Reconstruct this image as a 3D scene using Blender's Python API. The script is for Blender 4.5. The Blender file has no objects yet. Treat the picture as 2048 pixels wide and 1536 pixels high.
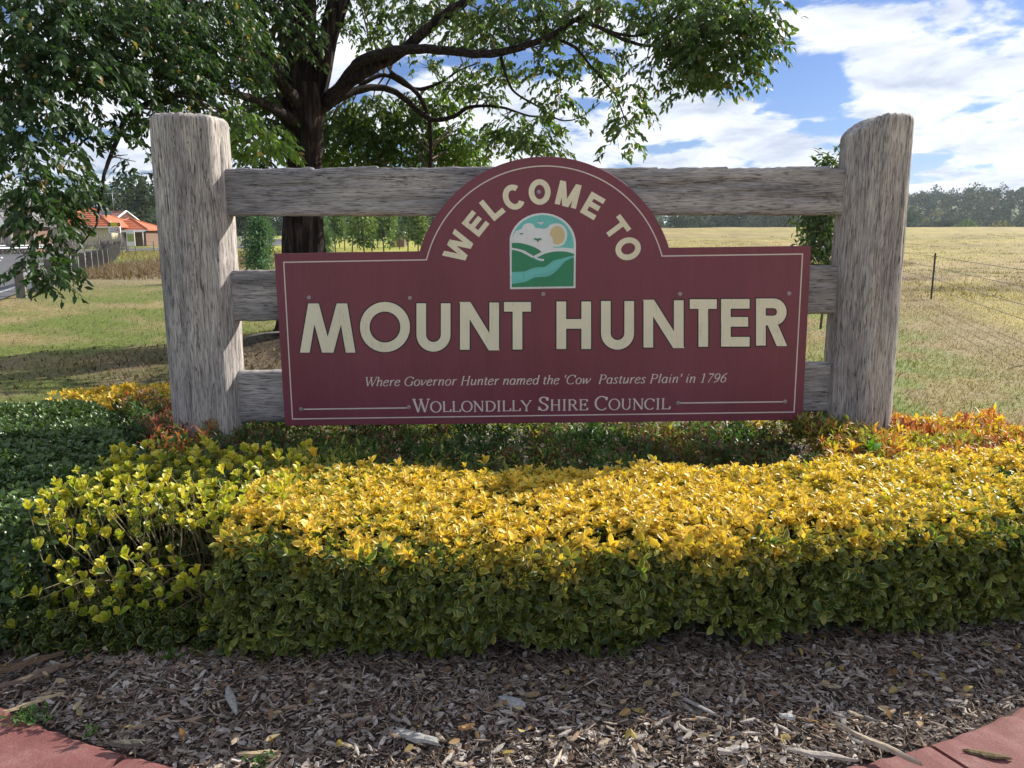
import bpy, math, random
import numpy as np
from mathutils import Vector, Matrix

rng = np.random.default_rng(7)
random.seed(7)
S = bpy.context.scene
COL = S.collection

# ------------------------------------------------------------------ camera, sky, sun, exposure
FOC, CH, PITCH = 1600.0, 1.6, math.radians(10.7)
cam_d = bpy.data.cameras.new("camera")
cam = bpy.data.objects.new("camera", cam_d)
COL.objects.link(cam)
cam_d.sensor_width = 36.0
cam_d.lens = FOC / 2048 * 36.0
cam_d.clip_start = 0.05
cam_d.clip_end = 9000
cam.location = (0, 0, CH)
cam.rotation_euler = (math.radians(90) - PITCH, 0, 0)
S.camera = cam

SUN_AZ, SUN_EL = 54.0, 32.5            # azimuth from +Y towards +X
world = bpy.data.worlds.new("World")
S.world = world
world.use_nodes = True
wn, wl = world.node_tree.nodes, world.node_tree.links
wn.clear()
w_out = wn.new("ShaderNodeOutputWorld")
w_bg = wn.new("ShaderNodeBackground")
w_bg.inputs["Strength"].default_value = 0.10
w_sky = wn.new("ShaderNodeTexSky")
w_sky.sky_type = 'NISHITA'
w_sky.sun_disc = False
w_sky.sun_elevation = math.radians(SUN_EL)
w_sky.sun_rotation = math.radians(SUN_AZ)
w_sky.altitude = 100
w_sky.air_density = 1.0
w_sky.dust_density = 0.6
w_sky.ozone_density = 1.5
wl.new(w_bg.outputs[0], w_out.inputs["Surface"])

def wmath(op, a, b=None, clamp=False):
    n = wn.new("ShaderNodeMath"); n.operation = op; n.use_clamp = clamp
    for i, v in enumerate((a, b)):
        if v is None: continue
        if isinstance(v, (int, float)): n.inputs[i].default_value = v
        else: wl.new(v, n.inputs[i])
    return n.outputs[0]
tc = wn.new("ShaderNodeTexCoord")
sep = wn.new("ShaderNodeSeparateXYZ"); wl.new(tc.outputs["Generated"], sep.inputs[0])
zz = wmath('MAXIMUM', sep.outputs[2], 0.0)
den = wmath('ADD', zz, 0.17)
cx_ = wmath('DIVIDE', sep.outputs[0], den)
cy_ = wmath('DIVIDE', sep.outputs[1], den)
cmb = wn.new("ShaderNodeCombineXYZ"); wl.new(cx_, cmb.inputs[0]); wl.new(cy_, cmb.inputs[1])
def wnoise(scale, detail, rough, off, dist=0.0):
    mp = wn.new("ShaderNodeMapping"); mp.inputs["Location"].default_value = off
    mp.inputs["Scale"].default_value = (1.0, 0.8, 1.0)
    wl.new(cmb.outputs[0], mp.inputs[0])
    n = wn.new("ShaderNodeTexNoise"); n.inputs["Scale"].default_value = scale
    n.inputs["Detail"].default_value = detail; n.inputs["Roughness"].default_value = rough
    n.inputs["Distortion"].default_value = dist
    wl.new(mp.outputs[0], n.inputs["Vector"]); return n.outputs["Fac"]
n1 = wnoise(2.1, 9, 0.56, (3.1, 7.7, 0), 0.2)
n2 = wnoise(0.30, 3, 0.5, (1.0, 4.0, 0), 0.0)
cov = wmath('ADD', n1, wmath('MULTIPLY', wmath('SUBTRACT', n2, 0.5), 0.55))
low = wmath('MULTIPLY', wmath('SUBTRACT', 0.34, zz, True), 0.22)
cov = wmath('ADD', cov, low)
mr = wn.new("ShaderNodeMapRange"); mr.interpolation_type = 'SMOOTHSTEP'
mr.inputs[1].default_value = 0.452; mr.inputs[2].default_value = 0.53
wl.new(cov, mr.inputs[0])
# cloud brightness: thicker parts are greyer underneath
n3 = wnoise(2.6, 7, 0.6, (8.2, 2.4, 5.0), 0.3)
shade = wn.new("ShaderNodeValToRGB")
shade.color_ramp.elements[0].position = 0.36; shade.color_ramp.elements[0].color = (3.0, 3.4, 4.2, 1)
shade.color_ramp.elements[1].position = 0.60; shade.color_ramp.elements[1].color = (5.6, 5.8, 6.1, 1)
wl.new(n3, shade.inputs[0])
mixc = wn.new("ShaderNodeMix"); mixc.data_type = 'RGBA'
wl.new(mr.outputs[0], mixc.inputs["Factor"])
vmul = wn.new("ShaderNodeVectorMath"); vmul.operation = 'MULTIPLY'; vmul.inputs[1].default_value = (.25, .33, .52)
wl.new(w_sky.outputs[0], vmul.inputs[0])
wl.new(vmul.outputs[0], mixc.inputs["A"]); wl.new(shade.outputs[0], mixc.inputs["B"])
wl.new(mixc.outputs["Result"], w_bg.inputs["Color"])

sun_d = bpy.data.lights.new("sun", 'SUN')
sun_d.energy = 4.0
sun_d.angle = math.radians(0.5)
sun_d.color = (1.0, 0.94, 0.84)
sun = bpy.data.objects.new("sun", sun_d)
COL.objects.link(sun)
_a, _e = math.radians(SUN_AZ), math.radians(SUN_EL)
SUNV = Vector((math.sin(_a) * math.cos(_e), math.cos(_a) * math.cos(_e), math.sin(_e)))
sun.rotation_euler = SUNV.to_track_quat('Z', 'Y').to_euler()
sun.location = (20, 20, 30)
S.view_settings.view_transform = 'Standard'
S.view_settings.look = 'None'
S.view_settings.exposure = 1.02
S.view_settings.gamma = 1.0
S.view_settings.use_curve_mapping = False
S.cycles.max_bounces = 6
S.cycles.diffuse_bounces = 3
S.cycles.glossy_bounces = 2
S.cycles.transmission_bounces = 3
S.cycles.volume_bounces = 0
S.cycles.caustics_reflective = False
S.cycles.caustics_refractive = False

# ------------------------------------------------------------------ helpers
def ray(px, py):
    u = (px - 1024) / FOC; v = (768 - py) / FOC
    return (u, math.cos(PITCH) + v * math.sin(PITCH), -math.sin(PITCH) + v * math.cos(PITCH))
def G(px, py, h=0.0):                       # point at height h seen at a measured direction
    d = ray(px, py); t = (h - CH) / d[2]; return d[0] * t, d[1] * t
def P(px, py, y):                           # point at distance y
    d = ray(px, py); t = y / d[1]; return d[0] * t, CH + d[2] * t
def P3(px, py, y):
    x, z = P(px, py, y); return Vector((x, y, z))

def tag(o, label=None, cat=None, group=None, kind=None):
    if label: o['label'] = label
    if cat: o['category'] = cat
    if group: o['group'] = group
    if kind: o['kind'] = kind
    return o
def empty(name, loc=(0, 0, 0), rz=0.0):
    o = bpy.data.objects.new(name, None); COL.objects.link(o)
    o.location = loc; o.rotation_euler = (0, 0, rz); o.empty_display_size = 0.2
    return o
def link(name, me, parent=None, loc=None, world_space=True):
    o = bpy.data.objects.new(name, me); COL.objects.link(o)
    if parent is not None:
        o.parent = parent
        if world_space and parent.type == 'EMPTY':
            o.matrix_parent_inverse = Matrix.LocRotScale(parent.location, parent.rotation_euler, None).inverted()
    if loc is not None: o.location = loc
    return o

class MB:
    """collects polygons with a material index and builds ONE mesh object"""
    def __init__(self): self.v = []; self.f = []; self.m = []; self.sm = []
    def add(self, verts, faces, mi=0, smooth=False):
        b = len(self.v); self.v += [tuple(q) for q in verts]
        for f in faces: self.f.append(tuple(i + b for i in f)); self.m.append(mi); self.sm.append(smooth)
    def box(self, c, s, mi=0, rot=None, bev=0.0):
        hx, hy, hz = s[0] / 2, s[1] / 2, s[2] / 2
        vs = [Vector((x, y, z)) for x in (-hx, hx) for y in (-hy, hy) for z in (-hz, hz)]
        if rot is not None: vs = [rot @ q for q in vs]
        vs = [q + Vector(c) for q in vs]
        self.add(vs, [(0, 1, 3, 2), (4, 6, 7, 5), (0, 4, 5, 1), (2, 3, 7, 6), (0, 2, 6, 4), (1, 5, 7, 3)], mi)
    def tube(self, pts, rad, n=6, mi=0, cap=True, wob=0.0):
        pts = [Vector(p) for p in pts]
        if not hasattr(rad, '__len__'): rad = [rad] * len(pts)
        rings = []; nrm = None
        for i, p in enumerate(pts):
            t = (pts[min(i + 1, len(pts) - 1)] - pts[max(i - 1, 0)]).normalized()
            if nrm is None:
                nrm = t.orthogonal().normalized()
            else:
                nrm = (nrm - t * nrm.dot(t))
                nrm = nrm.normalized() if nrm.length > 1e-6 else t.orthogonal().normalized()
            bn = t.cross(nrm)
            rr = []
            for k in range(n):
                a = 2 * math.pi * k / n
                r = rad[i] * (1 + (wob * math.sin(3 * a + i * 1.3) if wob else 0))
                rr.append(p + nrm * (math.cos(a) * r) + bn * (math.sin(a) * r))
            rings.append(rr)
        vs = [q for r in rings for q in r]; fs = []
        for i in range(len(pts) - 1):
            for k in range(n):
                a = i * n + k; b = i * n + (k + 1) % n
                fs.append((a, b, b + n, a + n))
        if cap:
            fs.append(tuple(range(n))[::-1]); fs.append(tuple((len(pts) - 1) * n + k for k in range(n)))
        self.add(vs, fs, mi, True)
    def build(self, name, mats, parent=None):
        me = bpy.data.meshes.new(name)
        me.from_pydata(self.v, [], self.f)
        if not isinstance(mats, (list, tuple)): mats = [mats]
        for m in mats: me.materials.append(m)
        me.polygons.foreach_set('material_index', self.m)
        me.polygons.foreach_set('use_smooth', self.sm)
        me.update()
        return link(name, me, parent)

def np_mesh(name, V, loops, starts, mats, attrs=None, smooth=True, mi=None):
    me = bpy.data.meshes.new(name)
    me.vertices.add(len(V)); me.vertices.foreach_set('co', np.asarray(V, np.float32).ravel())
    me.loops.add(len(loops)); me.loops.foreach_set('vertex_index', np.asarray(loops, np.int32))
    me.polygons.add(len(starts)); me.polygons.foreach_set('loop_start', np.asarray(starts, np.int32))
    if mi is not None: me.polygons.foreach_set('material_index', np.asarray(mi, np.int32))
    me.polygons.foreach_set('use_smooth', np.full(len(starts), smooth))
    for m in (mats if isinstance(mats, (list, tuple)) else [mats]): me.materials.append(m)
    for k, a in (attrs or {}).items():
        a = np.asarray(a, np.float32)
        at = me.attributes.new(k, 'FLOAT_VECTOR', 'POINT'); at.data.foreach_set('vector', a.ravel())
    me.update(calc_edges=True)
    return me

def unit(a): return a / np.maximum(np.linalg.norm(a, axis=-1, keepdims=True), 1e-9)

class Template:
    def __init__(self, rows, hw, curl, fold, endpoint=True):
        vs = []; uv = []
        for v, w in zip(rows, hw):
            zc = -curl * v * v
            for u in (-1, 0, 1):
                vs.append((u * w, v, zc + (abs(u) * fold * w))); uv.append((u, v))
        n = len(rows); tip = len(vs)
        vs.append((0, 1.0, -curl)); uv.append((1.0, 1.0))
        fs = []
        for i in range(n - 1):
            a = i * 3; b = a + 3
            fs += [(a, a + 1, b + 1, b), (a + 1, a + 2, b + 2, b + 1)]
        a = (n - 1) * 3
        fs += [(a, a + 1, tip), (a + 1, a + 2, tip)]
        self.v = np.array(vs, float); self.uv = np.array(uv, float); self.f = fs
        self.loops = np.array([i for f in fs for i in f]); self.starts = np.cumsum([0] + [len(f) for f in fs])[:-1]
T_OVAL = Template([0.0, .3, .62, .85], [.04, .19, .255, .17], .28, .55)          # hedge leaf, 14 tris
T_ROUND = Template([0.0, .28, .62, .86], [.06, .27, .36, .25], .12, .5)
T_LANCE = Template([0.0, .35, .72], [.03, .21, .15], .30, .35)                 # gum leaf
T_OVAL_S = Template([0.05, .55], [.08, .34], .2, .5)
T_NEEDLE = Template([0.0, .45], [.05, .14], .25, .3)

def leaf_matrices(axis, normal):
    y = unit(axis); x = unit(np.cross(y, normal)); z = np.cross(x, y)
    return np.stack([x, y, z], axis=-1)
def leaf_mesh(name, T, mat, pos, axis, normal, size, ca, cb, widen=None):
    N = len(pos); M = leaf_matrices(axis, normal)
    tv = np.repeat(T.v[None], N, 0) * np.asarray(size)[:, None, None]
    if widen is not None: tv[:, :, 0] *= np.asarray(widen)[:, None]
    V = np.einsum('nij,nkj->nki', M, tv) + pos[:, None, :]
    nv = len(T.v)
    loops = (T.loops[None] + (np.arange(N) * nv)[:, None]).ravel()
    starts = (T.starts[None] + (np.arange(N) * len(T.loops))[:, None]).ravel()
    luv = np.concatenate([np.repeat(T.uv[None], N, 0), np.repeat(rng.random((N, 1, 1)), nv, 1)], axis=2)
    A = {'ca': np.repeat(ca[:, None, :], nv, 1).reshape(-1, 3), 'cb': np.repeat(cb[:, None, :], nv, 1).reshape(-1, 3), 'luv': luv.reshape(-1, 3)}
    return np_mesh(name, V.reshape(-1, 3), loops, starts, mat, A)

# value noise in numpy
_g = rng.random((64, 64, 64))
def vnoise(x, y, z=0.0):
    x, y, z = np.broadcast_arrays(np.asarray(x, float), np.asarray(y, float), np.asarray(z, float))
    xi, yi, zi = np.floor(x).astype(int), np.floor(y).astype(int), np.floor(z).astype(int)
    fx, fy, fz = x - xi, y - yi, z - zi
    fx, fy, fz = [f * f * (3 - 2 * f) for f in (fx, fy, fz)]
    def g(a, b, c): return _g[a % 64, b % 64, c % 64]
    r = 0
    for dx in (0, 1):
        for dy in (0, 1):
            for dz in (0, 1):
                r = r + g(xi + dx, yi + dy, zi + dz) * (fx if dx else 1 - fx) * (fy if dy else 1 - fy) * (fz if dz else 1 - fz)
    return r
def fbm(x, y, z=0.0, o=4):
    r = 0; a = .5; s = 0
    for i in range(o):
        r = r + a * vnoise(x * 2 ** i + 11 * i, y * 2 ** i + 5 * i, np.asarray(z) * 2 ** i); s += a; a *= .5
    return r / s
def sstep(a, b, x):
    t = np.clip((np.asarray(x, float) - a) / (b - a), 0, 1); return t * t * (3 - 2 * t)

# ------------------------------------------------------------------ materials
def newmat(name):
    m = bpy.data.materials.new(name); m.use_nodes = True
    nt = m.node_tree; b = nt.nodes["Principled BSDF"]
    return m, nt, nt.nodes, nt.links, b
def setc(b, k, v):
    b.inputs[k].default_value = (v[0], v[1], v[2], 1) if hasattr(v, '__len__') else v
def ramp(nodes, stops):
    r = nodes.new("ShaderNodeValToRGB"); e = r.color_ramp.elements
    e[0].position, e[0].color = stops[0][0], (*stops[0][1], 1)
    e[1].position, e[1].color = stops[-1][0], (*stops[-1][1], 1)
    for p, c in stops[1:-1]:
        q = e.new(p); q.color = (*c, 1)
    return r
def noise(nodes, links, scale, detail=4, rough=.5, vec=None, dist=0.0):
    n = nodes.new("ShaderNodeTexNoise"); n.inputs["Scale"].default_value = scale
    n.inputs["Detail"].default_value = detail; n.inputs["Roughness"].default_value = rough
    n.inputs["Distortion"].default_value = dist
    if vec is not None: links.new(vec, n.inputs["Vector"])
    return n
def objvec(nodes, links, scale=(1, 1, 1), loc=(0, 0, 0)):
    t = nodes.new("ShaderNodeTexCoord"); mp = nodes.new("ShaderNodeMapping")
    mp.inputs["Scale"].default_value = scale; mp.inputs["Location"].default_value = loc
    links.new(t.outputs["Object"], mp.inputs[0]); return mp.outputs[0]
def bump(nodes, links, h, strength, dist, b):
    n = nodes.new("ShaderNodeBump"); n.inputs["Strength"].default_value = strength
    n.inputs["Distance"].default_value = dist; links.new(h, n.inputs["Height"]); links.new(n.outputs[0], b.inputs["Normal"]); return n

def plain(name, col, rough=.6, metal=0.0, var=.12, scale=6.0, bumps=0.0, spec=.5):
    m, nt, N, L, b = newmat(name)
    v = objvec(N, L)
    n = noise(N, L, scale, 6, .6, v)
    r = ramp(N, [(.25, tuple(c * (1 - var) for c in col)), (.75, tuple(min(1, c * (1 + var)) for c in col))])
    L.new(n.outputs["Fac"], r.inputs[0]); L.new(r.outputs[0], b.inputs["Base Color"])
    setc(b, "Roughness", rough); setc(b, "Metallic", metal); setc(b, "Specular IOR Level", spec)
    if bumps: bump(N, L, n.outputs["Fac"], bumps, .02, b)
    return m

def leafmat(name, gloss=.38, trans=.35, spec=.5, margin=(.55, .9), tcol=1.6):
    m, nt, N, L, b = newmat(name)
    def at(k):
        a = N.new("ShaderNodeAttribute"); a.attribute_name = k; return a
    uv = at('luv'); s = N.new("ShaderNodeSeparateXYZ"); L.new(uv.outputs["Vector"], s.inputs[0])
    ab = N.new("ShaderNodeMath"); ab.operation = 'ABSOLUTE'; L.new(s.outputs[0], ab.inputs[0])
    v = objvec(N, L); n = noise(N, L, 60, 3, .6, v)
    ad = N.new("ShaderNodeMath"); ad.operation = 'MULTIPLY_ADD'; L.new(n.outputs["Fac"], ad.inputs[0]); ad.inputs[1].default_value = .5; L.new(ab.outputs[0], ad.inputs[2])
    mr = N.new("ShaderNodeMapRange"); mr.interpolation_type = 'SMOOTHSTEP'
    mr.inputs[1].default_value = margin[0] + .25; mr.inputs[2].default_value = margin[1] + .25; L.new(ad.outputs[0], mr.inputs[0])
    mx = N.new("ShaderNodeMix"); mx.data_type = 'RGBA'
    L.new(mr.outputs[0], mx.inputs["Factor"]); L.new(at('ca').outputs["Color"], mx.inputs["A"]); L.new(at('cb').outputs["Color"], mx.inputs["B"])
    L.new(mx.outputs["Result"], b.inputs["Base Color"])
    setc(b, "Roughness", gloss); setc(b, "Specular IOR Level", spec)
    tr = N.new("ShaderNodeBsdfTranslucent")
    vm = N.new("ShaderNodeVectorMath"); vm.operation = 'MULTIPLY'; vm.inputs[1].default_value = (tcol, tcol * 1.05, tcol * .5)
    L.new(mx.outputs["Result"], vm.inputs[0]); L.new(vm.outputs[0], tr.inputs["Color"])
    ms = N.new("ShaderNodeMixShader"); ms.inputs[0].default_value = trans
    L.new(b.outputs[0], ms.inputs[1]); L.new(tr.outputs[0], ms.inputs[2])
    L.new(ms.outputs[0], N["Material Output"].inputs["Surface"])
    return m

def woodmat(name, along, base, dark, light):
    """weathered timber; 'along' is the axis index of the grain"""
    m, nt, N, L, b = newmat(name)
    def sc(a, c): s = [a * 1.5, a * 1.5, a * 1.5]; s[along] = c; return tuple(s)
    v1 = objvec(N, L, sc(110, 10)); g1 = noise(N, L, 1.0, 5, .62, v1, .6)       # fine fibre
    v2 = objvec(N, L, sc(62, 8), (3, 1, 5)); g2 = noise(N, L, 1.0, 4, .6, v2, .5)      # dark checks
    v3 = objvec(N, L, sc(6, 1.3), (1, 7, 2)); g3 = noise(N, L, 1.0, 3, .5, v3)          # broad stain
    r1 = ramp(N, [(.34, dark), (.48, base), (.64, light)]); L.new(g1.outputs["Fac"], r1.inputs[0])
    r2 = ramp(N, [(.35, (0.34,) * 3), (.42, (1, 1, 1))]); L.new(g2.outputs["Fac"], r2.inputs[0])
    r3 = ramp(N, [(.32, (.62, .62, .66)), (.62, (1.15, 1.13, 1.10))]); L.new(g3.outputs["Fac"], r3.inputs[0])
    m1 = N.new("ShaderNodeMix"); m1.data_type = 'RGBA'; m1.blend_type = 'MULTIPLY'; m1.inputs["Factor"].default_value = 1
    L.new(r1.outputs[0], m1.inputs["A"]); L.new(r2.outputs[0], m1.inputs["B"])
    g4 = noise(N, L, 1.0, 4, .6, objvec(N, L, sc(11, 1.1), (5, 2, 9)), .4)
    r4 = ramp(N, [(.488, (1, 1, 1)), (.4975, (.16, .15, .14)), (.507, (1, 1, 1))]); L.new(g4.outputs["Fac"], r4.inputs[0])
    g5 = noise(N, L, 1.0, 2, .5, objvec(N, L, sc(3, .7), (8, 3, 1))); r5 = ramp(N, [(.50, (0, 0, 0)), (.56, (1, 1, 1))]); L.new(g5.outputs["Fac"], r5.inputs[0])
    m0 = N.new("ShaderNodeMix"); m0.data_type = 'RGBA'; m0.blend_type = 'MULTIPLY'; L.new(r5.outputs[0], m0.inputs["Factor"])
    L.new(r2.outputs[0], m0.inputs["A"]); L.new(r4.outputs[0], m0.inputs["B"]); L.new(m0.outputs["Result"], m1.inputs["B"])
    m2 = N.new("ShaderNodeMix"); m2.data_type = 'RGBA'; m2.blend_type = 'MULTIPLY'; m2.inputs["Factor"].default_value = 1
    L.new(m1.outputs["Result"], m2.inputs["A"]); L.new(r3.outputs[0], m2.inputs["B"])
    L.new(m2.outputs["Result"], b.inputs["Base Color"])
    setc(b, "Roughness", .85); setc(b, "Specular IOR Level", .2)
    ml = N.new("ShaderNodeMath"); ml.operation = 'MULTIPLY'; L.new(g1.outputs["Fac"], ml.inputs[0]); L.new(r2.outputs[0], ml.inputs[1])
    bump(N, L, ml.outputs[0], .5, .006, b)
    return m

M = {}
M['post_wood'] = woodmat('weathered_post', 2, (.39, .355, .33), (.14, .13, .125), (.58, .54, .50))
M['rail_wood'] = woodmat('weathered_rail', 0, (.33, .31, .30), (.13, .122, .122), (.47, .445, .43))
M['hedge_leaf'] = leafmat('variegated_hedge_leaf', .42, .30, .4)
M['dark_leaf'] = leafmat('dark_glossy_leaf', .33, .16, .45)
M['gum_leaf'] = leafmat('gum_leaf', .46, .30, .35, tcol=2.2)
M['fine_leaf'] = leafmat('nandina_leaf', .45, .35, .35)
M['far_leaf'] = leafmat('distant_foliage', .9, .2, .05)
M['grass_blade'] = leafmat('grass_blade', .6, .3, .2, tcol=1.15)
M['twig'] = plain('brown_twig', (.13, .095, .06), .8, var=.3, scale=20)
M['board'] = None

m, nt, N, L, b = newmat('burgundy_paint')
v = objvec(N, L); n = noise(N, L, 1.6, 5, .6, v); n2_ = noise(N, L, 90, 3, .6, objvec(N, L, (1, 1, .12)))
r = ramp(N, [(.3, (.175, .040, .058)), (.7, (.205, .052, .073))]); L.new(n.outputs["Fac"], r.inputs[0])
r2 = ramp(N, [(.3, (.93, .93, .93)), (.7, (1.05, 1.05, 1.05))]); L.new(n2_.outputs["Fac"], r2.inputs[0])
mm = N.new("ShaderNodeMix"); mm.data_type = 'RGBA'; mm.blend_type = 'MULTIPLY'; mm.inputs["Factor"].default_value = 1
L.new(r.outputs[0], mm.inputs["A"]); L.new(r2.outputs[0], mm.inputs["B"])
n7 = noise(N, L, 1, 5, .6, objvec(N, L, (9, 1, .55)), .4); r7 = ramp(N, [(.35, (.93, .93, .93)), (.66, (1.05, 1.04, 1.04))]); L.new(n7.outputs["Fac"], r7.inputs[0])
mm7 = N.new("ShaderNodeMix"); mm7.data_type = 'RGBA'; mm7.blend_type = 'MULTIPLY'; mm7.inputs["Factor"].default_value = 1
L.new(mm.outputs["Result"], mm7.inputs["A"]); L.new(r7.outputs[0], mm7.inputs["B"])
L.new(mm7.outputs["Result"], b.inputs["Base Color"]); setc(b, "Specular IOR Level", .45)
rr7 = ramp(N, [(.3, (.34,) * 3), (.7, (.55,) * 3)]); L.new(n.outputs["Fac"], rr7.inputs[0]); L.new(rr7.outputs[0], b.inputs["Roughness"])
M['board'] = m

def vinyl(name, col):
    """flat vinyl lettering with fine slanting shrinkage cracks"""
    m, nt, N, L, b = newmat(name)
    t = N.new("ShaderNodeTexCoord"); mp = N.new("ShaderNodeMapping")
    mp.inputs["Rotation"].default_value = (0, math.radians(24), 0); mp.inputs["Scale"].default_value = (38, 1, 3.0)
    L.new(t.outputs["Object"], mp.inputs[0])
    w = noise(N, L, 1.0, 5, .55, mp.outputs[0], .35)
    r = ramp(N, [(.492, (1, 1, 1)), (.4995, (.62, .60, .55)), (.507, (1, 1, 1))])
    L.new(w.outputs["Fac"], r.inputs[0])
    n = noise(N, L, 5, 4, .6, objvec(N, L)); r0 = ramp(N, [(.3, tuple(c * .93 for c in col)), (.7, tuple(c * 1.05 for c in col))])
    L.new(n.outputs["Fac"], r0.inputs[0])
    n9 = noise(N, L, 2.2, 2, .5, objvec(N, L)); r9 = ramp(N, [(.42, (0, 0, 0)), (.58, (1, 1, 1))]); L.new(n9.outputs["Fac"], r9.inputs[0])
    mx = N.new("ShaderNodeMix"); mx.data_type = 'RGBA'; mx.blend_type = 'MULTIPLY'; L.new(r9.outputs[0], mx.inputs["Factor"])
    L.new(r0.outputs[0], mx.inputs["A"]); L.new(r.outputs[0], mx.inputs["B"]); L.new(mx.outputs["Result"], b.inputs["Base Color"])
    setc(b, "Roughness", .5); setc(b, "Specular IOR Level", .35)
    return m
M['cream'] = vinyl('cream_vinyl', (.82, .75, .55))
M['cream_pale'] = vinyl('pale_vinyl', (.68, .58, .52))
M['outline'] = plain('dark_outline', (.018, .02, .022), .5)
M['white_v'] = vinyl('white_vinyl', (.76, .76, .76))
M['teal'] = vinyl('teal_vinyl', (.17, .56, .51))
M['green_v'] = vinyl('green_vinyl', (.045, .25, .125))
M['tan_v'] = vinyl('tan_vinyl', (.68, .54, .28))
M['metal'] = plain('galvanised_steel', (.42, .43, .45), .38, .8, var=.15, scale=14)
M['screw'] = plain('screw_steel', (.36, .31, .33), .45, .5, var=.2, scale=60)
M['old_wire'] = plain('rusty_wire', (.12, .11, .105), .7, .3)
M['dark_metal'] = plain('dark_steel', (.05, .05, .055), .6, .3)

# painted kerb concrete
m, nt, N, L, b = newmat('red_painted_concrete')
v = objvec(N, L); n = noise(N, L, 7, 8, .68, v); n5 = noise(N, L, 160, 3, .6, v)
r = ramp(N, [(.30, (.14, .045, .042)), (.50, (.19, .068, .062)), (.64, (.23, .105, .095)), (.78, (.32, .22, .20))]); L.new(n.outputs["Fac"], r.inputs[0])
r5 = ramp(N, [(.3, (.75, .75, .75)), (.65, (1.1, 1.1, 1.1))]); L.new(n5.outputs["Fac"], r5.inputs[0])
mm = N.new("ShaderNodeMix"); mm.data_type = 'RGBA'; mm.blend_type = 'MULTIPLY'; mm.inputs["Factor"].default_value = 1
L.new(r.outputs[0], mm.inputs["A"]); L.new(r5.outputs[0], mm.inputs["B"]); L.new(mm.outputs["Result"], b.inputs["Base Color"])
setc(b, "Roughness", .85); bump(N, L, n5.outputs["Fac"], .5, .004, b)
M['kerb'] = m

# colour-attribute materials (mulch, ground)
def attrmat(name, rough=.9, spec=.2, nscale=30, var=.25, bstr=.4, bdist=.01):
    m, nt, N, L, b = newmat(name)
    a = N.new("ShaderNodeAttribute"); a.attribute_name = 'ca'
    n = noise(N, L, nscale, 6, .65, objvec(N, L))
    r = ramp(N, [(.25, (1 - var,) * 3), (.75, (1 + var,) * 3)]); L.new(n.outputs["Fac"], r.inputs[0])
    mm = N.new("ShaderNodeMix"); mm.data_type = 'RGBA'; mm.blend_type = 'MULTIPLY'; mm.inputs["Factor"].default_value = 1
    L.new(a.outputs["Color"], mm.inputs["A"]); L.new(r.outputs[0], mm.inputs["B"]); L.new(mm.outputs["Result"], b.inputs["Base Color"])
    setc(b, "Roughness", rough); setc(b, "Specular IOR Level", spec)
    if bstr: bump(N, L, n.outputs["Fac"], bstr, bdist, b)
    return m
M['ground'] = attrmat('grassy_ground', nscale=9, var=.45, bstr=.6, bdist=.05)
M['chip'] = attrmat('wood_chip', nscale=90, var=.35, bstr=.5, bdist=.004)
M['soil'] = plain('dark_mulch_soil', (.062, .042, .033), .95, var=.5, scale=60, bumps=1.0)
M['road'] = plain('asphalt', (.085, .085, .09), .85, var=.2, scale=3)
M['paint'] = plain('white_line_paint', (.6, .6, .58), .7)

# bark
def barkmat(name, c0, c1, c2, sx=16, sz=1.6):
    m, nt, N, L, b = newmat(name)
    n = noise(N, L, 1, 6, .62, objvec(N, L, (sx, sx, sz)), .5)
    r = ramp(N, [(.34, c0), (.5, c1), (.68, c2)]); L.new(n.outputs["Fac"], r.inputs[0]); L.new(r.outputs[0], b.inputs["Base Color"])
    setc(b, "Roughness", .9); setc(b, "Specular IOR Level", .15); bump(N, L, n.outputs["Fac"], 1.0, .05, b)
    return m
M['bark'] = barkmat('dark_stringy_bark', (.007, .005, .005), (.024, .017, .015), (.095, .068, .056))
M['limb'] = barkmat('limb_bark', (.012, .009, .008), (.034, .026, .022), (.085, .068, .055), 34, 34)
M['pale_bark'] = barkmat('pale_bark', (.18, .15, .13), (.38, .34, .31), (.6, .57, .53), 6, 2)
M['thin_trunk'] = plain('sapling_trunk', (.12, .09, .065), .9, var=.3)

# ------------------------------------------------------------------ terrain
def terrain(x, y):
    x = np.asarray(x, float); y = np.asarray(y, float)
    rr = np.hypot(x, y)
    ang = x / np.maximum(y, 1.0)
    right = np.where(y > 0, sstep(-.12, .12, ang), 0)
    z = right * sstep(24, 150, rr) * 2.45
    z = z - right * sstep(165, 240, rr) * 5.0
    z = z + .05 * (fbm(x * .25, y * .25) - .5) * sstep(9, 20, rr)
    z = z + right * .5 * (fbm(x * .05, y * .05, 3) - .5) * sstep(40, 100, rr)
    # low mound of dirt at the foot of the big tree
    z = z + .30 * np.exp(-(((x + 2.6) / 1.7) ** 2 + ((y - 11.0) / 1.5) ** 2))
    # a slight bank below the road side
    z = z - .0 * rr
    return z
BCX, BCY, BA, BB, BB2 = 0.0, 5.20, 3.37, 3.16, 1.15      # garden bed: long curve in front, flat at the back
def rho(x, y):
    x = np.asarray(x, float); y = np.asarray(y, float)
    return np.hypot((x - BCX) / BA, (y - BCY) / np.where(y < BCY, BB, BB2))
def bed_pt(a, r_): return (BCX + math.cos(a) * BA * r_, BCY + math.sin(a) * (BB if math.sin(a) < 0 else BB2) * r_)
ROAD_A = [(-9, -8), (-11.5, 4), (-15.5, 16), (-20.5, 28), (-27, 42), (-37, 58), (-52, 76), (-75, 100)]
ROAD_B = [(-38, 58), (-36, 72), (-33, 86), (-33.5, 105), (-42, 150), (-60, 210)]
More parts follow.
